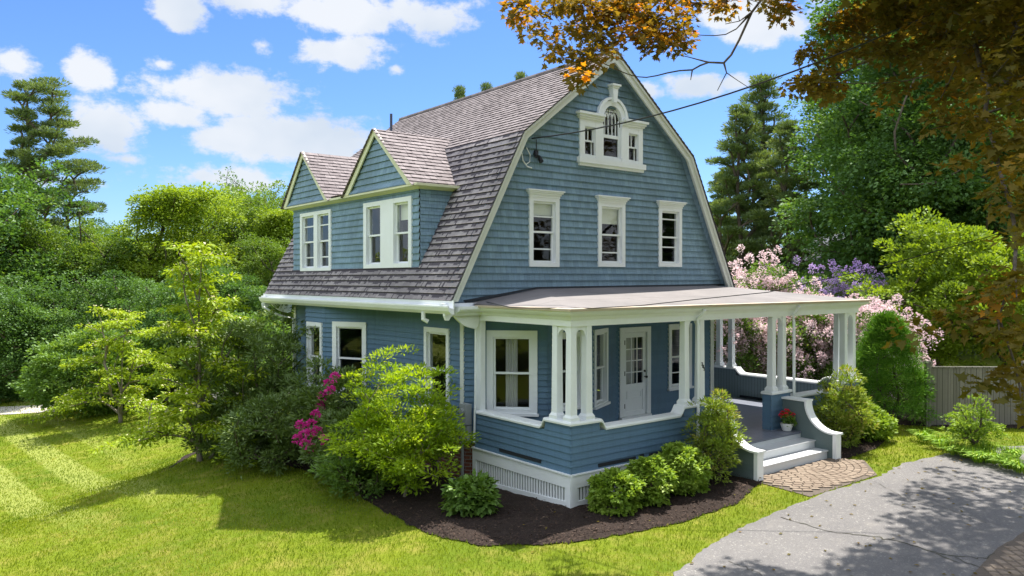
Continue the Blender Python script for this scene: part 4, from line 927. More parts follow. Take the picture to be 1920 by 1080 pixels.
# cracks in the asphalt
b = MB()
def crack(pts, w=.012):
    P = []
    for p, q in zip(pts[:-1], pts[1:]):
        p, q = np.array(p), np.array(q)
        for k in range(8): P.append(p+(q-p)*k/8+rng.normal(size=2)*.018)
    P.append(np.array(pts[-1]))
    for p, q in zip(P[:-1], P[1:]):
        d = q-p; n = np.array([-d[1], d[0]])/np.linalg.norm(d)*w*random.uniform(.4, 1.1); z = float(gz(*p))+.017; z2 = float(gz(*q))+.017
        b.poly([(*(p-n), z), (*(q-n), z2), (*(q+n), z2), (*(p+n), z)])
crack(H2((1465, 975), (1560, 1000), (1650, 1012), (1720, 1030), (1800, 1060))); crack(H2((1735, 1035), (1790, 1052), (1850, 1050), (1890, 1025)), .010); crack(H2((1790, 1052), (1840, 1072), (1850, 1085)), .009); crack(H2((1640, 905), (1700, 940), (1760, 950), (1850, 985)), .004)
crack(H2((1370, 1060), (1410, 1072), (1430, 1085)), .005)
tag(b.build('driveway_crack', M['crack']), kind='structure')
# garden path far left and the far drive
pth = H2((-300, 795), (0, 779), (120, 772), (235, 760), (330, 750))+H2((330, 742), (225, 750), (110, 759), (0, 764), (-300, 775)); sheet('garden_path', pth, .02, M['gravel'], grid=.6)
fd = H2((325, 738), (350, 760), (420, 770), (560, 760), (560, 735)); sheet('far_driveway', fd, .022, M['asphalt'], grid=.6)

# lawn blades
def blades(n, box, h, w, name, excl):
    x = rng.uniform(box[0], box[1], n); y = rng.uniform(box[2], box[3], n); k = np.ones(n, bool)
    for e in excl: k &= ~inside(e, x, y)
    k &= ~((x > -.1) & (x < 9.4) & (y > -.05) & (y < 11.6)) & ~((x > 3.3) & (x < 6.4) & (y > -1.3) & (y < 0))
    d = np.stack([x, y, np.zeros(n)], 1)-CAM; dep = d@F0; px = 960+f_px*(d@RV)/np.maximum(dep, .1); k &= (dep > 3) & (px > -150) & (px < 2100) & (dep < 38)
    keep = rng.random(n) < np.clip((12/np.maximum(dep, 1))**1.6, 0, 1); k &= keep; x, y = x[k], y[k]; n = len(x)
    P = np.stack([x, y, gz(x, y)-.003], 1); a = rng.random(n)*6.28; D = np.stack([np.cos(a)*.55, np.sin(a)*.55, np.ones(n)], 1)+rng.normal(size=(n, 3))*.15
    Nn = np.stack([np.cos(a), np.sin(a), np.zeros(n)], 1)*-1+rnd_dir(n)*.3
    pat = np.clip(.5+.3*np.sin(x*1.1+np.sin(y*.9)*2)*np.cos(y*.8+x*.3)+.3*np.sin(x*2.9+1.7*np.sin(y*2.3))*np.sin(y*3.1+x), 0, 1); v = pat*.6+rng.random(n)*.38
    sc = np.clip(dep[k]/11, .8, 3.)
    o = leaf_mesh(name, P, D, Nn, h*(.5+rng.random(n)), w*sc, v, M['l_grass'], None, fold=.0); return tag(o, 'short green lawn grass round the house and driveway', 'grass', kind='stuff')
M['l_grass'] = m_leaf('grass_blade', (.08, .15, .009), (.20, .26, .014), (.42, .36, .10), trans=.3, gloss=.1)
blades(900000, (-13, 14, -6, 32), .05, .010, 'grass', [drive, bed, bed2, bed3, pav, br2])
# mulch chips
n = 60000; x = rng.uniform(-5, 12, n); y = rng.uniform(-3, 10, n); k = (inside(bed, x, y) | inside(bed2, x, y)) & ~((x > 0) & (x < 9.3) & (y > 0)); x, y = x[k], y[k]; n = len(x)
P = np.stack([x, y, gz(x, y)+.045+rng.random(n)*.02], 1); D = rnd_dir(n)*np.array([1, 1, .3]); 
tag(leaf_mesh('mulch_chips', P, D, rnd_dir(n)*.5+np.array([0, 0, 1]), .03+.05*rng.random(n), .012+.012*rng.random(n), rng.random(n), M['chip'], None, fold=.1), 'dark shredded bark mulch round the shrubs', 'mulch', kind='stuff')

n = 420; x = rng.uniform(-2, 13, n); y = rng.uniform(-8, 0, n); k = inside(drive, x, y) | inside(bed, x, y) | (rng.random(n) < .15); x, y = x[k], y[k]; n = len(x)
P = np.stack([x, y, gz(x, y)+.05*inside(bed, x, y)+.022], 1); tag(leaf_mesh('fallen_leaves', P, rnd_dir(n)*np.array([1, 1, .1]), rnd_dir(n)*.25+np.array([0, 0, 1]), .05+.04*rng.random(n), .04, .5*rng.random(n)+.3, M['l_copper'], None, fold=.2), 'scattered dry fallen leaves on the driveway and beds', 'leaves', kind='stuff')

# ================================================================ TREES
def place(t, px, base_d, s=1., rz=None, z=None):
    p = at(px, 525, base_d); t.location = (p[0], p[1], float(gz(p[0], p[1])) if z is None else z); t.scale = (s, s, s); t.rotation_euler = (0, 0, rng.random()*6.28 if rz is None else rz); return t
def toph(py, d, z0=-1.6): return 3.84+(525-py)/f_px*d-z0
# left woods: kinds built once, then copied
kinds = {}
kinds['maple'] = (deciduous('broadleaf_tree', 12, 4.4, 'l_bright', nclust=320, nleaf=150, leaf=.17, crad=.85, lobes=9, trunk_r=.25), 12)
kinds['green'] = (deciduous('broadleaf_tree', 13, 4.6, 'l_maple', nclust=320, nleaf=150, leaf=.17, crad=.9, lobes=8, trunk_r=.28), 13)
kinds['dark'] = (deciduous('broadleaf_tree', 11, 4.4, 'l_dark', nclust=320, nleaf=150, leaf=.17, crad=.9, lobes=8, trunk_r=.28, cz=5.2), 11)
used = set()
def inst(kind, px, top, d, label, wscale=1., cat='tree', group='broadleaf trees of the wood on the left'):
    src, H = kinds[kind]; o = src if kind not in used else copy_tree(src); used.add(kind)
    p = at(px, 525, d); zz = float(gz(p[0], p[1])); s = (3.84+(525-top)/f_px*d-zz)/H
    o.location = (p[0], p[1], zz); o.scale = (s*wscale, s*wscale, s); o.rotation_euler = (0, 0, rng.random()*6.28); tag(o, label, cat, group); return o
inst('dark', 5, 262, 41, 'tall dark green tree at the left edge of the photo, below the tall pine')
inst('maple', 325, 338, 46, 'rounded sunlit green tree standing above the yellow-green dogwood', 1.05)
inst('green', 112, 385, 43, 'dark broadleaf tree directly beneath the tall leaning pine')
inst('green', 478, 335, 52, 'light green tree reaching the sky just left of the roof eave', .95)
inst('maple', 395, 352, 62, 'pale green far tree between the rounded tree and the bare twiggy tree')
inst('green', 545, 322, 60, 'far green tree rising behind the left edge of the dormer')
inst('dark', 232, 395, 57, 'dark far tree between the tall pine and the rounded sunlit tree')
inst('dark', 60, 500, 36, 'low dark tree in front of the wood at the left edge', 1.1)
inst('dark', 190, 490, 37, 'low dark tree behind the wide rounded shrub on the far lawn', 1.15)
inst('dark', 420, 470, 38, 'shadowed tree directly behind the top of the large yellow-green dogwood', 1.1)
inst('green', 530, 430, 41, 'shadowed tree seen just left of the house below the dormer roof')
inst('dark', 320, 505, 34, 'shadowed low tree between the two yellow-green dogwoods', 1.1)
inst('green', -90, 380, 42, 'broadleaf tree mostly cut off by the left edge of the photo', 1.1)
inst('dark', 640, 440, 44, 'tree behind the house, glimpsed beside the eave corner on the left', 1.)
inst('maple', 570, 380, 50, 'sunlit far tree whose crown meets the dark shingles of the lower roof', .9)
inst('green', 20, 430, 60, 'far tree filling the gap behind the low dark tree at the left edge', 1.2)
inst('green', 300, 430, 72, 'far tree filling the gap behind the rounded sunlit tree', 1.3)
inst('dark', 470, 440, 72, 'far dark tree filling the gap left of the house', 1.3)
for k, (x, y, h_, kd) in enumerate(((-20, -9, 11, 'dark'), (-33, 4, 14, 'dark'), (-17.5, -17, 11, 'dark'), (-9, -24, 12, 'dark'), (-6, -36, 14, 'dark'), (6, -38, 13, 'green'), (-36, 16, 14, 'dark'), (18, -36, 14, 'green'), (-30, 26, 13, 'dark'))):  # unseen trees added so the panes reflect dark foliage
    src, H_ = kinds[kd]; o = copy_tree(src); o.location = (x, y, float(gz(x, y))); s_ = h_/H_; o.scale = (s_*1.15, s_*1.15, s_); o.rotation_euler = (0, 0, k*1.3)
    tag(o, 'added tree behind the camera, put there for the panes to reflect, '+('due west of the house', 'west-northwest, beside the due west one', 'in the southwest', 'south-southwest, the nearer one', 'south, left of the rightmost pair', 'south, first of the rightmost pair', 'northwest of the house', 'south, last on the right', 'far northwest, last of the row')[k], 'tree', 'added trees for the windows to reflect')
# pines
pA = conifer('white_pine', 21, 3.6, nb=58, z0=.28, tuft=.58, nleaf=100, leaf=.30, wid=.07, sweep=(.4, -.35), top=.6, flat=.5, rt=.24)
place(pA, 62, 56, 1, 0); tg = toph(163, 56, pA.location.z); pA.scale = (tg/21*1.0,)*3; tag(pA, 'tall old pine above the wood on the far left, branches swept to the right', 'tree', 'pine trees')
pB = conifer('white_pine', 19, 3.3, nb=46, z0=.22, tuft=.65, nleaf=120, leaf=.32, wid=.07, top=.10, flat=.5, rt=.26); tag(pB, 'tall pine beside the right rake of the gable, nearest to the roof', 'tree', 'pine trees')
place(pB, 1388, 52, 1); s = toph(205, 52, pB.location.z)/19; pB.scale = (s, s, s)
for px, top, d, lb in ((1430, 152, 55, 'tallest of the pines between the gable and the big maple'), (1478, 235, 49, 'pine overlapped by the left side of the big maple'), (1352, 330, 60, 'lowest pine, just right of the gable roof edge'), (862, 172, 52, 'tree top poking above the roof ridge, left of the other one'), (912, 166, 56, 'thin pine top poking above the roof ridge near the maple sprig'), (977, 146, 62, 'very thin conifer tip just above the roof ridge'), (1560, 380, 58, 'far pine behind the lilacs and the big maple'), (1660, 420, 52, 'far pine behind the purple lilac')):
    o = copy_tree(pB); place(o, px, d); s = toph(top, d, o.location.z)/19; w_ = .45 if 850 < px < 990 else 1; o.scale = (s*w_, s*w_, s); tag(o, lb, 'tree', 'pine trees')
# bare twiggy tree
t = tag(empty('bare_tree'), 'thin nearly leafless twiggy tree against the cloud, left of the dormer', 'tree'); C = ell_points(130, (0, 0, 9.5), (1.5, 1.5, 2.0), .3)
br = Branches([(0, 0, 0), (0, .1, 4), (0, 0, 7)]); br.grow(C, step=.7, jit=.1); br.build('trunk', M['bark'], t, .09, rmin=.013)
P, D, Nn, L, W, v = spray(C, np.full((len(C), 3), .25), 12, .16, .1); leaf_mesh('crown', P, D, Nn, L, W, v, M['l_dark'], t); place(t, 437, 66); s = toph(322, 66, t.location.z)/11.8; t.scale = (s, s, s)
# right side trees
bm = deciduous('maple_tree', 22, 7.0, 'l_mapledeep', nclust=900, nleaf=170, leaf=.19, crad=1.0, lobes=15, trunk_r=.42, cz=11.5); tag(bm, 'huge dark green maple filling the sky right of the gable', 'tree', 'broadleaf trees on the right')
place(bm, 1745, 37, 1, 1.0); s = toph(-150, 37, bm.location.z)/22; bm.scale = (s, s, s)
for px, top, d, ws, lb in ((1720, -60, 45, .85, 'maple directly behind the huge dark green maple, closing its gaps'), (1900, -60, 46, .9, 'tall maple behind the copper foliage at the right edge'), (1500, 500, 50, 1, 'small green tree under the pines, above the pink lilac'), (1600, 440, 47, 1, 'small tree behind the purple lilac'), (2050, 200, 42, 1, 'tree beyond the fence, cut off by the right edge'), (1790, 430, 44, 1, 'tree under the trunk of the huge maple')):
    o = copy_tree(bm); place(o, px, d); s = toph(top, d, o.location.z)/22; o.scale = (s*ws, s*ws, s); tag(o, lb, 'tree', 'broadleaf trees on the right')
for px, top, d, lb in ((1400, 440, 62, 'far green tree seen between the pine trunks'), (1540, 430, 66, 'far tree behind the lilacs'), (1700, 470, 60, 'far tree behind the bright green bushy tree'), (1850, 450, 58, 'far tree behind the grey fence')):
    inst('green', px, top, d, lb, 1.2, group='broadleaf trees on the right')
for k, (x, y, h_, lb) in enumerate(((36, -2, 15, 'tree beyond the right edge of the photo, first of four'), (42, 8, 17, 'tree beyond the right edge of the photo, second of four'), (33, -16, 14, 'tree beyond the right edge of the photo, third of four'), (46, -8, 16, 'tree beyond the right edge of the photo, last of four'))):
    o = copy_tree(kinds['green' if k % 2 else 'dark'][0]); s_ = h_/12; o.location = (x, y, float(gz(x, y))); o.scale = (s_*1.2, s_*1.2, s_); o.rotation_euler = (0, 0, k*1.7); tag(o, lb, 'tree', 'broadleaf trees on the right')
# ---- generic shrub
def shrub(name, pos, rx_, ry, h, mat, nclust, nleaf, leaf, wid, label, cat='shrub', crad=.2, flat=.6, shape='dome', group=None, up=.8, bark='bark', droop=0., stems=True, z=None, low=.08, trunk_r=.05):
    x, y = pos; z0 = float(gz(x, y))+.02 if z is None else z; t = tag(empty(name, (x, y, z0)), label, cat, group)
    if shape == 'dome': C = ell_points(nclust, (0, 0, h*.42), (rx_-crad*.5, ry-crad*.5, h*.56-crad*.3), .62, lump=.06)
    elif shape == 'cone':
        u = rng.random(nclust)**.8; a = rng.random(nclust)*6.28; r = (1-u**1.5)**.9*.93+.07; rr_ = r*(.75+.25*rng.random(nclust)); C = np.stack([rr_*rx_*np.cos(a), rr_*ry*np.sin(a), h*(low+(1-low)*u)-.1], 1)
    elif shape == 'vase':
        C = ell_points(nclust, (0, 0, h*.55), (rx_, ry, h*.45), .35, lump=.22)
    elif shape == 'column':
        C = ell_points(nclust, (0, 0, h*.5), (rx_, ry, h*.5), .4, lump=.14)
    C = C[C[:, 2] > h*low*.6]
    rr = crad*(.6+.8*rng.random((len(C), 1)))*np.array([[1, 1, flat]])
    P, D, Nn, L, W, v = spray(C, rr, nleaf, leaf, wid, up=up, outc=np.array([0, 0, h*.3]), outw=.7, var=np.clip(.45+.33*rng.normal(size=len(C)), 0, 1), droop=droop); P[:, 2] = np.maximum(P[:, 2], .01)
    leaf_mesh('foliage', P, D, Nn, L, W, v, M[mat], t)
    if stems: br = Branches([(0, 0, -.05), (.02, 0, h*.12)]); br.grow(C[::3], step=h*.16, jit=.2); br.build('stem', M[bark], t, trunk_r, rmin=.006)
    return t, C
def blossoms(t, C, rad, n, size, mat, name='blossom', idx=None):
    P, D, Nn, L, W, v = spray(C, np.broadcast_to(np.array(rad)*np.ones(3), (len(C), 3)), n, size, size*.85, up=.5); return leaf_mesh(name, P, D, Nn, L, W, v, M[mat], t)
def gp(px, py): p = hit(px, py); return (p[0], p[1])
# ---- dogwoods
def dogwood(name, px, d, top, r, label, n=26, sweep=0):
    p = at(px, 525, d); z0 = float(gz(p[0], p[1])); H = 3.84+(525-top)/f_px*d-z0; t = tag(empty(name, (p[0], p[1], z0)), label, 'tree', 'yellow-green dogwood trees'); C = []
    for i in range(n):
        h = .06+.92*(i+rng.random()*.6)/n; a = i*2.4; L = r*(1.12-h)**.85*(.65+.6*rng.random())*1.15; k = int(L/.26)+2
        for q in range(k):
            s = .25+.75*q/(k-1); base = np.array([math.cos(a)*L*s, math.sin(a)*L*s, H*h+.38*L*s-(.28+.35*(1-h))*L*s*s]); base[2] = max(base[2], .12)
            for _ in range(1+int(2.2*(1-abs(s-.6)))): C.append(base+np.append(rng.normal(size=2)*.20, rng.normal()*.05))
    C = np.array(C); rr = np.full((len(C), 1), .24)*(.7+.6*rng.random((len(C), 1)))*np.array([[1, 1, .28]])
    P, D, Nn, L_, W, v = spray(C, rr, 30, .125, .06, up=1.3, outw=.2, var=np.clip(.5+.3*rng.normal(size=len(C)), 0, 1), droop=.55); leaf_mesh('crown', P, D, Nn, L_, W, v, M['l_dogwood'], t)
    k = rng.random(len(C)) < .45; Cb = C[k]+np.array([0, 0, .06]); P, D, Nn, L_, W, v = spray(Cb, np.full((len(Cb), 3), (.16))*np.array([1, 1, .2]), 3, .07, .06, up=3); leaf_mesh('blossom', P, D, Nn, L_, W, v, M['b_cream'], t)
    br = Branches([(0, 0, -.2), (0, .05, H*.15), (.06, 0, H*.35), (0, 0, H*.6), (0, 0, H*.9)]); br.grow(C[::3], step=.4, jit=.03); br.build('trunk', M['barklight'], t, .08, rmin=.008); return t
dogwood('dogwood_tree', 375, 19.2, 445, 1.65, 'large yellow-green dogwood in layered tiers beside the left corner of the house', 26)
dogwood('dogwood_tree', 225, 28, 575, 2.2, 'smaller yellow-green dogwood leaning over the wide shrub on the far lawn', 18)
# ---- far shrubs on the lawn edge
p = at(190, 525, 31); shrub('rounded_shrub', (p[0], p[1]), 3.1, 2.4, 3.1, 'l_mid', 260, 110, .13, .08, 'wide rounded green shrub standing beside the light garden path', crad=.5, shape='dome', low=.02)
p = at(30, 525, 36); shrub('rounded_shrub', (p[0], p[1]), 3., 2.2, 2.6, 'l_dark', 160, 100, .14, .09, 'dark shrub at the wood edge on the far left of the lawn', crad=.5)
p = at(-60, 525, 38); shrub('rounded_shrub', (p[0], p[1]), 3., 2.2, 3.4, 'l_dark', 160, 100, .14, .09, 'dark shrub at the wood edge cut by the left photo edge', crad=.5)
p = at(460, 525, 31); shrub('rounded_shrub', (p[0], p[1]), 2.4, 2.2, 3.6, 'l_mid', 160, 100, .13, .09, 'green shrub behind the big dogwood and the far drive', crad=.5)
p = at(300, 525, 37); shrub('rounded_shrub', (p[0], p[1]), 2.6, 2.2, 3.2, 'l_dark', 150, 100, .14, .09, 'dark shrub between the wide rounded shrub and the big dogwood', crad=.5)
# ---- foundation planting, left side
t, C = shrub('rhododendron', (-1.75, 10.3), 1.5, 1.5, 3.6, 'l_rhodo', 220, 60, .13, .035, 'tall dark rhododendron with open stems against the back corner of the house', crad=.26, shape='vase', droop=.1)
t, C = shrub('rhododendron', (-2.15, 7.6), 1.2, 1.3, 1.75, 'l_rhodo', 190, 60, .11, .03, 'rounded olive green rhododendron at the left end of the bed', crad=.22)
x, y = gp(440, 858); shrub('rhododendron', (x-.1, y+.5), 1.0, 1.0, 1.5, 'l_rhodo', 150, 60, .11, .03, 'low dark rhododendron under the right side of the large dogwood', crad=.2)
t, C = shrub('rhododendron', (-1.45, 8.9), 1.05, 1.2, 1.95, 'l_rhodo', 160, 60, .12, .035, 'dark rhododendron between the tall one and the rounded one', crad=.24)
t, C = shrub('rhododendron', (-1.3, 6.35), .8, 1.2, 2.05, 'l_rhodo', 220, 60, .12, .034, 'dark rhododendron with magenta flowers under the bay window', crad=.22, shape='vase')
FL_PX = [(632, 712), (612, 742), (604, 762), (598, 779), (576, 806), (588, 803), (562, 797), (583, 816), (583, 840), (572, 835), (556, 824), (608, 825), (583, 782), (630, 706)]
for q, (a, c_) in enumerate([(629, 707), (616, 719), (605, 743), (601, 762), (563, 798), (584, 795), (582, 813), (557, 823), (572, 832), (583, 842), (608, 825), (592, 778), (597, 811), (570, 815), (619, 733)]):
    P0 = X0 = None; r = ray(a, c_); s_ = ((-1.75 if q < 4 else -2.55)+.02*q-CAM[0])/r[0]; P0 = CAM+r*s_-np.array(t.location)
    blossoms(t, np.array([P0]), .085, 70, .05, 'b_magenta', 'bloom')
shrub('rhododendron', (-1.55, 4.75), .95, 1.0, 1.5, 'l_rhodo', 170, 60, .11, .034, 'low dark green rhododendron behind the yellow-green azalea', crad=.2)
az, C = shrub('azalea', (-1.62, 2.72), 1.2, 1.05, 2.25, 'l_azalea', 330, 50, .085, .032, 'large bright yellow-green azalea in front of the side wall', crad=.2, flat=.4, shape='vase', up=1.0, low=.12, trunk_r=.03, bark='barklight')
shrub('azalea', (-2.0, 3.75), .8, .8, 1.15, 'l_mid', 120, 45, .08, .03, 'low mid green azalea at the foot of the large yellow-green one', crad=.16)
shrub('azalea', (-.55, 3.35), .5, .6, 1.75, 'l_mid', 70, 40, .08, .03, 'thin green azalea growing up beside the electric meter', crad=.16, shape='vase', low=.3)
x, y = gp(888, 968); shrub('hydrangea', (x, y+.1), .45, .45, .60, 'l_mid', 60, 38, .12, .07, 'small dark green leafy shrub alone in the mulch left of the white skirt', crad=.13, droop=.3)
# ---- hydrangeas in front of the porch
for (x, y, r, h, lb) in ((.44, -.60, .42, .70, 'leafy green hydrangea mound, leftmost of three before the porch'), (1.22, -.62, .46, .80, 'leafy green hydrangea mound, middle one of three before the porch'), (2.06, -.62, .48, .86, 'leafy green hydrangea mound, rightmost of three before the porch')):
    shrub('hydrangea', (x, y), r, r, h, 'l_hydra', 120, 55, .075, .048, lb, crad=.10, droop=.25, group='hydrangea mounds before the porch')
shrub('pieris', (2.95, -.72), .42, .42, 1.55, 'l_pieris', 150, 45, .08, .022, 'upright pieris with pale shoots left of the steps', crad=.13, shape='column', group='pieris shrubs')
x, y = gp(1632, 850); shrub('pieris', (7.35, -.72), .62, .6, 1.55, 'l_pieris', 210, 45, .085, .024, 'upright pieris with reddish shoots right of the steps', crad=.15, shape='column', group='pieris shrubs')
shrub('hydrangea', (8.55, -.60), .62, .55, .80, 'l_hydra', 120, 42, .09, .05, 'low leafy mound at the right end of the porch bed', crad=.14)
# ---- right garden
x, y = 10.25, .1
shrub('dwarf_spruce', (11.0, .15), 1.12, 1.12, 2.75, 'l_spruce', 420, 130, .07, .02, 'dense bright green cone-shaped spruce beside the fence post', 'shrub', crad=.24, shape='cone', flat=.8, low=.03)
p = at(1700, 525, 21.5); shrub('pale_shrub', (p[0]-.6, p[1]+1.4), .7, .7, 1.5, 'l_mid', 90, 45, .08, .04, 'pale green shrub between the porch and the cone-shaped spruce', crad=.2)
p = at(1820, 525, 16.3); shrub('spirea', (p[0], p[1]), .52, .5, .95, 'l_hydra', 110, 40, .06, .03, 'light green arching shrub in front of the grey fence', crad=.13, shape='vase')
p = at(1770, 525, 27); shrub('bushy_tree', (p[0], p[1]), 2.4, 2.2, 5.6, 'l_bright', 330, 80, .13, .075, 'bright yellow-green bushy tree rising behind the grey fence', 'tree', crad=.42, shape='vase', trunk_r=.1)
p = at(1880, 525, 25); shrub('bushy_tree', (p[0], p[1]), 1.9, 1.9, 5.0, 'l_bright', 240, 80, .13, .075, 'second bright yellow-green tree behind the fence at the right edge', 'tree', crad=.4, shape='vase', trunk_r=.1)
# lily clump
def lily(pos, n, lb):
    x, y = pos; t = tag(empty('daylily_clump', (x, y, float(gz(x, y))+.02)), lb, 'plant', 'daylily clumps by the driveway'); N = n; a = rng.random(N)*6.28; r0 = rng.random((N, 1))*.14; sp = .2+.5*rng.random(N)
    P = np.stack([np.cos(a), np.sin(a), np.zeros(N)], 1)*r0; d1 = np.stack([np.cos(a)*sp, np.sin(a)*sp, np.ones(N)], 1); L = .28*(.7+.5*rng.random(N)); b_ = MB()
    Nn = np.stack([-np.cos(a), -np.sin(a), np.full(N, .3)], 1); o = leaf_mesh('foliage', P, d1, Nn, L, .035, rng.random(N), M['l_lily'], t, fold=.1); e = P+d1/np.linalg.norm(d1, axis=1)[:, None]*L[:, None]*.8
    d2 = np.stack([np.cos(a), np.sin(a), np.full(N, -.1)], 1); leaf_mesh('leaf_tip', e, d2, Nn, L*.7, .03, rng.random(N), M['l_lily'], t, fold=.1)
for i, (px, dd) in enumerate(((1735, 17.6), (1765, 16.9), (1790, 16.2), (1815, 15.9), (1840, 15.5), (1865, 15.4), (1890, 15.0), (1915, 14.7), (1850, 16.2), (1900, 15.8))):
    p = at(px, 525, dd); lily((p[0], p[1]), 90, ('bright green daylily clump, %s along the bed edge from the left' % ('first', 'second', 'third', 'fourth', 'fifth', 'sixth', 'seventh', 'last', 'one of two behind the row,', 'one of two behind the row,')[i]) if i < 8 else 'daylily clump behind the front row, %s' % ('middle of the bed', 'at the right edge of the photo')[i-8])
# ---- lilacs
def lilac(name, px, d, rx_, h, mat, lb, nc=230, bl=.75):
    p = at(px, 525, d); t, C = shrub(name, (p[0], p[1]), rx_, rx_*.9, h, 'l_mid', nc, 60, .10, .06, lb, 'shrub', crad=.34, shape='vase', trunk_r=.09, bark='barklight', group='flowering lilac bushes', low=.3)
    k = (C[:, 2] > h*.35) & (rng.random(len(C)) < bl); Cb = C[k]; o = Cb-np.array([0, 0, h*.45]); o /= np.linalg.norm(o, axis=1)[:, None]; Cb = np.concatenate([Cb+o*.28+rng.normal(size=Cb.shape)*.16, Cb+o*.16+rng.normal(size=Cb.shape)*.22, Cb+o*.2+rng.normal(size=Cb.shape)*.3]); P, D, Nn, L, W, v = spray(Cb, np.full((len(Cb), 3), .15)*np.array([.8, .8, 1.3]), 52, .055, .05, up=.5); leaf_mesh('blossom', P, D, Nn, L, W, v, M[mat], t); return t
lilac('lilac', 1445, 24.5, 1.25, 3.6, 'b_pink', 'pink lilac rising behind the porch roof beside the gable')
lilac('lilac', 1510, 23.5, 1.3, 2.95, 'b_pink', 'pink lilac seen through the middle of the porch columns')
lilac('lilac', 1640, 22.5, 1.1, 2.8, 'b_pink', 'pink lilac right of the porch corner columns')
lilac('lilac', 1370, 23, 1.0, 2.8, 'b_pink', 'pink lilac seen through the far pair of porch columns')
lilac('lilac', 1570, 24, 1.1, 2.75, 'b_pink', 'pink lilac directly behind the far corner of the porch', bl=.8)
lilac('lilac', 1590, 29, 1.3, 4.0, 'b_purple', 'purple lilac behind the right end of the porch roof', nc=170)
# ---- fences
def fence(P0, P1, h, mat, name, lb, posts=True, step=.14, group=None):
    P0 = np.array(P0, float); P1 = np.array(P1, float); L = np.linalg.norm(P1-P0); u = (P1-P0)/L; z0 = float(gz(*P0)); t = tag(empty(name, (P0[0], P0[1], z0), math.atan2(u[1], u[0])), lb, 'fence', group)
    b = MB(); n = int(L/step)
    for k in range(n): j = random.uniform(-.004, .004); b.box((k*step+.003, -.01+j, .04), (k*step+step-.003, .012+j, h-.04+random.uniform(-.008, .004)))
    b.build('board_panel', M[mat], t)
    b = MB(); b.box((0, -.03, h-.04), (L, .03, h)); b.box((0, .013, .3), (L, .05, .38)); b.box((0, .013, h-.35), (L, .05, h-.27)); b.build('fence_rail', M[mat], t)
    k = 0.
    while k <= L+.01:
        b = MB(); b.box((k-.06, -.065, -.1), (k+.06, .055, h+.08)); b.box((k-.08, -.085, h+.08), (k+.08, .075, h+.11)); b.box((k-.065, -.07, h+.11), (k+.065, .06, h+.14)); b.build('fence_post', M[mat], t); k += 2.4
fence((11.42, -.67), (17.5, -5.6), 1.50, 'fencewood', 'board_fence', 'weathered grey vertical board fence behind the lily bed')
p = at(1330, 525, 22.5); q = at(1735, 525, 23.5); fence((p[0], p[1]), (q[0], q[1]), 1.55, 'fencebrown', 'board_fence', 'brown board fence in the shade behind the porch and lilacs')
# ---- far white house behind the lilacs, dark roofed shed
def far_house(px, d, w, h, lb, rz):
    p = at(px, 525, d); t = tag(empty('neighbour_house', (p[0], p[1], float(gz(p[0], p[1]))), rz), lb, 'house'); b = MB(); b.box((-w/2, 0, 0), (w/2, 6, h)); b.build('wall', M['farwhite'], t)
    b = MB(); F = Fr((0, 0, 0), (1, 0, 0), (0, 0, 1), (0, -1, 0)); b.prism(F, [(-w/2-.3, h-.1), (0, h+w*.35), (w/2+.3, h-.1)], -6.3, .3); b.build('roof', M['farroof'], t)
    for k in range(3):
        wn = MB(); wn.box((-w/2+.8+k*1.9, -.06, 1.2), (-w/2+1.7+k*1.9, -.02, 2.7)); wo = wn.build('window', M['white'], t); g = MB(); g.box((-w/2+.9+k*1.9, -.075, 1.3), (-w/2+1.6+k*1.9, -.062, 2.6)); g.build('pane', M['dark'], wo)
far_house(1615, 48, 7, 4.2, 'white neighbouring house glimpsed through the trees above the purple lilac', R_(-35))
# ---- flower pots
def pot(pos, s, lb):
    t = tag(empty('flower_pot', pos), lb, 'flower pot', 'potted red geraniums'); b = MB(); pr = [(.075, 0), (.09, .01), (.12, .10), (.135, .155), (.14, .165), (.125, .165), (.115, .14), (.0, .14)]; n = 20
    for k in range(n):
        a0 = 2*math.pi*k/n; a1 = 2*math.pi*(k+1)/n
        for (r0, z0), (r1, z1) in zip(pr[:-1], pr[1:]):
            q = [(r0*math.cos(a0), r0*math.sin(a0), z0), (r0*math.cos(a1), r0*math.sin(a1), z0), (r1*math.cos(a1), r1*math.sin(a1), z1), (r1*math.cos(a0), r1*math.sin(a0), z1)]; b.poly(q if r1 > 1e-6 else q[:3])
    b.build('pot', M['pot'], t, smooth=False); C = ell_points(26, (0, 0, .25), (.15, .15, .11), .4); P, D, Nn, L, W, v = spray(C, np.full((len(C), 3), .05), 16, .055, .045); leaf_mesh('foliage', P, D, Nn, L, W, v, M['l_mid'], t)
    for q in ((.0, .0, .42), (.11, .02, .37), (-.10, -.05, .36), (-.03, .09, .37), (.07, -.1, .34), (-.13, .05, .33)): blossoms(t, np.array([q]), .035, 40, .03, 'b_red', 'bloom')
    t.scale = (s, s, s)
pot((5.92, -.24, FL), 1.0, 'white pot of red geraniums on the porch floor, right side of the steps')
pot((3.78, -.26, FL), 1.0, 'pot of red geraniums mostly hidden behind the left curved step wall')
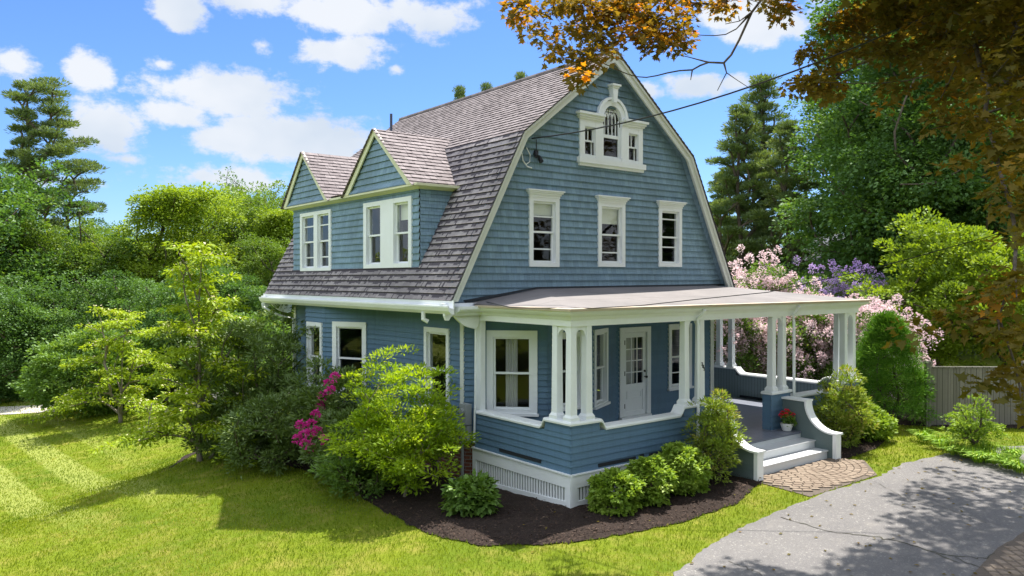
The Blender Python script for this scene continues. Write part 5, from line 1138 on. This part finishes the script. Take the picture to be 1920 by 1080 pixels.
# ---- overhead cables
def cable(name, pts, r, lb, mat='black', sag=0.):
    P = []
    for a, b_ in zip(pts[:-1], pts[1:]):
        a, b_ = np.array(a, float), np.array(b_, float)
        for k in range(16): t_ = k/16; P.append(a+(b_-a)*t_-np.array([0, 0, sag*4*t_*(1-t_)*np.linalg.norm(b_-a)]))
    P.append(np.array(pts[-1], float)); b = MB(); b.tube(P, r, 6); return tag(b.build(name, M[mat], smooth=True), lb, 'cable', 'overhead cables')
p0 = Ffront(1.38, 6.72, .05); e0 = at(1930, -60, 10.5); cable('power_cable', [p0, e0], .014, 'thick power cable running from the gable up to the top right', sag=.045)
p1 = np.array((-.05, 2.3, 3.42)); p2 = at(1110, 578, 12.9); p3 = at(1300, 562, 13.6); p4 = at(1440, 548, 13.5); p5 = at(1850, 445, 13.0); p6 = at(2100, 370, 12.7)
cable('phone_cable', [p1, at(960, 577, 13.2), p2, at(1200, 573, 13.3), p3, p4, at(1650, 500, 13.3), p5, p6], .008, 'thin cable drooping past the porch gutter and on to the right')
# ---- copper maple: trunk beyond the right edge, boughs over the drive
cm = tag(empty('copper_maple', (10.8, -8.0, .15)), 'copper-leaved maple whose boughs hang over the drive and roof from the right', 'tree')
STAR = [(0, 0, 0), (.10, -.16, 0), (.02, -.46, .05), (.30, -.30, 0), (.42, -.55, .08), (.55, -.20, 0), (1., 0, .05), (.55, .20, 0), (.42, .55, .08), (.30, .30, 0), (.02, .46, .05), (.10, .16, 0)]
O = np.array(cm.location)
cl = []
def sprig(px, py, d, r, n=1, fl=.6):
    for _ in range(n):
        q = at(px+rng.normal()*r*.5, py+rng.normal()*r*.5*fl, d+rng.normal()*.35)-O; cl.append(q)
# sprays over the gable (near, against the sky)
for a in [(965, 12, 12.5, 22, 5), (990, 35, 12.5, 20, 5), (1000, 60, 12.5, 14, 3), (1040, 8, 12.8, 25, 6), (1055, 60, 12.8, 14, 3), (1045, 95, 12.8, 16, 4), (1075, 20, 13, 25, 6), (1100, 60, 13, 28, 9), (1135, 30, 13, 30, 12), (1130, 80, 13, 22, 6),
          (1175, 15, 13.2, 30, 12), (1180, 60, 13.2, 25, 9), (1215, 35, 13.3, 25, 9), (1215, 75, 13.3, 18, 5), (1245, 10, 13.4, 30, 9), (1270, 40, 13.4, 20, 6), (1235, 70, 13.4, 16, 4), (1220, 95, 13.4, 12, 3), (1260, 90, 13.4, 16, 4), (1280, 75, 13.5, 14, 4), (1090, 105, 12.6, 16, 5), (1105, 120, 12.4, 12, 3), (1080, 140, 12.4, 14, 5), (1135, 108, 12.7, 10, 2),
          (1355, 8, 13.5, 22, 5), (1345, 22, 13.5, 12, 2), (1450, 8, 12.5, 22, 6), (1460, 30, 12.5, 14, 4), (1300, 5, 13.6, 22, 5), (1095, 0, 13.2, 30, 6), (1160, 0, 13.2, 30, 6)]: sprig(*a)
thin = len(cl)
# mid masses, upper right
for a in [(1500, 165, 13, 16, 5), (1520, 105, 13, 16, 5), (1535, 150, 13, 22, 8), (1560, 175, 13, 22, 5), (1580, 110, 13, 22, 6), (1600, 60, 13, 30, 9), (1620, 20, 13, 30, 9), (1560, 60, 13, 20, 3), (1650, 90, 12.5, 28, 7), (1690, 30, 12, 40, 12), (1700, 110, 12, 30, 7), (1750, 70, 11.5, 40, 10), (1780, 20, 11, 40, 12), (1760, 130, 11.5, 30, 6), (1820, 90, 10.5, 45, 7), (1860, 30, 10, 45, 7), (1900, 100, 9.5, 45, 6), (1850, 150, 10, 40, 5), (1900, 190, 9.5, 40, 6),
          (1780, 190, 11, 25, 4), (1830, 230, 9.5, 25, 5), (1760, 235, 10, 18, 3), (1890, 260, 9, 30, 4), (1845, 310, 9.2, 22, 2), (1785, 320, 9.5, 12, 1), (1905, 330, 8.5, 25, 3), (1880, 370, 8.6, 20, 2), (1912, 400, 8.2, 22, 3), (1912, 460, 8, 16, 2), (1890, 520, 8, 18, 2), (1910, 550, 7.6, 22, 4), (1855, 570, 7.8, 18, 2), (1812, 600, 7.8, 16, 2), (1880, 625, 7.5, 20, 3), (1912, 640, 7.3, 18, 3), (1910, 710, 7.2, 18, 3), (1850, 735, 7.3, 12, 1), (1905, 770, 7.2, 12, 1), (1700, 625, 8.2, 10, 1), (1680, 160, 12, 20, 3), (1660, 200, 12.3, 14, 1)]: sprig(*a)
cl = np.array(cl); vis = len(cl)
# main crown over the drive; shaped so its dappled shade falls on the chosen part of the asphalt
rest = []
def in_sky_gap(q):
    v = q-CAM; dep = v@FV
    if dep < 1: return False
    px = 960+f_px*(v@RV)/dep; py = 540-f_px*(v@UV_)/dep
    if py < -40 or px > 1970: return False
    return px < np.interp(py, [-40, 60, 130, 230, 450, 520], [1640, 1680, 1780, 1940, 1970, 1970]) or dep < 12.5
SH = [(1262, 1090), (1340, 1050), (1420, 1022), (1520, 1030), (1600, 1040), (1680, 1010), (1720, 985), (1668, 950), (1700, 910), (1790, 885), (1990, 872), (2200, 900), (2200, 1500), (900, 1500), (860, 1120), (1000, 1065), (1060, 1090), (1180, 1075), (1240, 1040)]
while len(rest) < 760:
    px, py = rng.uniform(860, 2200), rng.uniform(870, 1500)
    if not inside(SH, np.array(px), np.array(py)): continue
    r = ray(px, py); g = CAM+r*(.2-CAM[2])/r[2]; q = g+SUN/SUN[2]*rng.uniform(4.2, 11.5)
    c = np.array([10., -6.0, 8.0])
    if ((q-c)/np.array([9.5, 7.0, 5.2]))@((q-c)/np.array([9.5, 7.0, 5.2])) > 1 or in_sky_gap(q): continue
    rest.append(q-O)
rest = np.array(rest)
rr = np.full((vis, 3), .22)*np.array([1, 1, .8]); 
P, D, Nn, L, W, v = spray(cl, rr, 34, .105, .095, up=.7, vj=.3, droop=.6, var=np.clip(.38+.28*rng.normal(size=vis), 0, 1)); v[:thin*34] += .22
kp = np.ones(len(v), bool); kp[:thin*34] = rng.random(thin*34) < .75; P, D, Nn, L, W, v = P[kp], D[kp], Nn[kp], L[kp], W[kp], v[kp]; leaf_mesh('crown', P, D, Nn, L, W, v, M['l_copper'], cm, star=STAR)
rr = np.full((len(rest), 3), .5)*np.array([1, 1, .6]); P, D, Nn, L, W, v = spray(rest, rr, 60, .14, .13, up=.9, vj=.3, droop=.5, var=np.clip(.38+.25*rng.normal(size=len(rest)), 0, 1)); leaf_mesh('crown', P, D, Nn, L, W, v, M['l_copper'], cm, star=STAR)
# bare twig ends against the sky
tw = [at(a, c_, d)-O for a, c_, d in [(1400, 100, 12.8), (1340, 75, 13), (1310, 120, 13), (1290, 100, 13), (1350, 125, 12.8), (1385, 60, 12.8), (1385, 30, 12.8), (1405, 165, 12.6), (1320, 60, 13), (1345, 170, 12.9), (1343, 150, 12.9), (1300, 65, 13.2), (1215, 158, 13.3), (1240, 130, 13.3), (1262, 100, 13.3), (1230, 145, 13.3), (1360, 45, 12.9), (1365, 115, 12.8), (1305, 130, 13), (1275, 125, 13.2), (1010, 108, 12.9), (1030, 95, 12.9), (1025, 70, 12.9), (1295, 150, 13)]]
br = Branches([(0, 0, -.3), (-.1, .1, 1.5), (-.2, .1, 3.0), (.3, .2, 4.6)]); br.grow(rest[::3], step=1.1, jit=.08); br.build('trunk', M['bark'], cm, .38, n=6, rmin=.012, e=.5)
for r_, sel in (([at(1900, -500, 14.2)-O, at(1650, -260, 13.8)-O, at(1420, -60, 13.5)-O, at(1392, 20, 13.2)-O, at(1402, 70, 13)-O], None), ([at(1700, -300, 13.5)-O, at(1300, -120, 13.3)-O, at(1150, -40, 13.1)-O], 1)):
    pts_ = np.array(tw) if sel is None else cl[:thin:2]; br = Branches(r_); br.grow(pts_, step=.2, jit=.10); br.build('bough', M['bark'], cm, .022, n=5, rmin=.005, e=.42)
br = Branches([at(2250, -200, 10)-O, at(2060, -60, 10)-O]); br.grow(cl[thin::2], step=.5, jit=.06); br.build('bough', M['bark'], cm, .05, n=5, rmin=.006, e=.45)
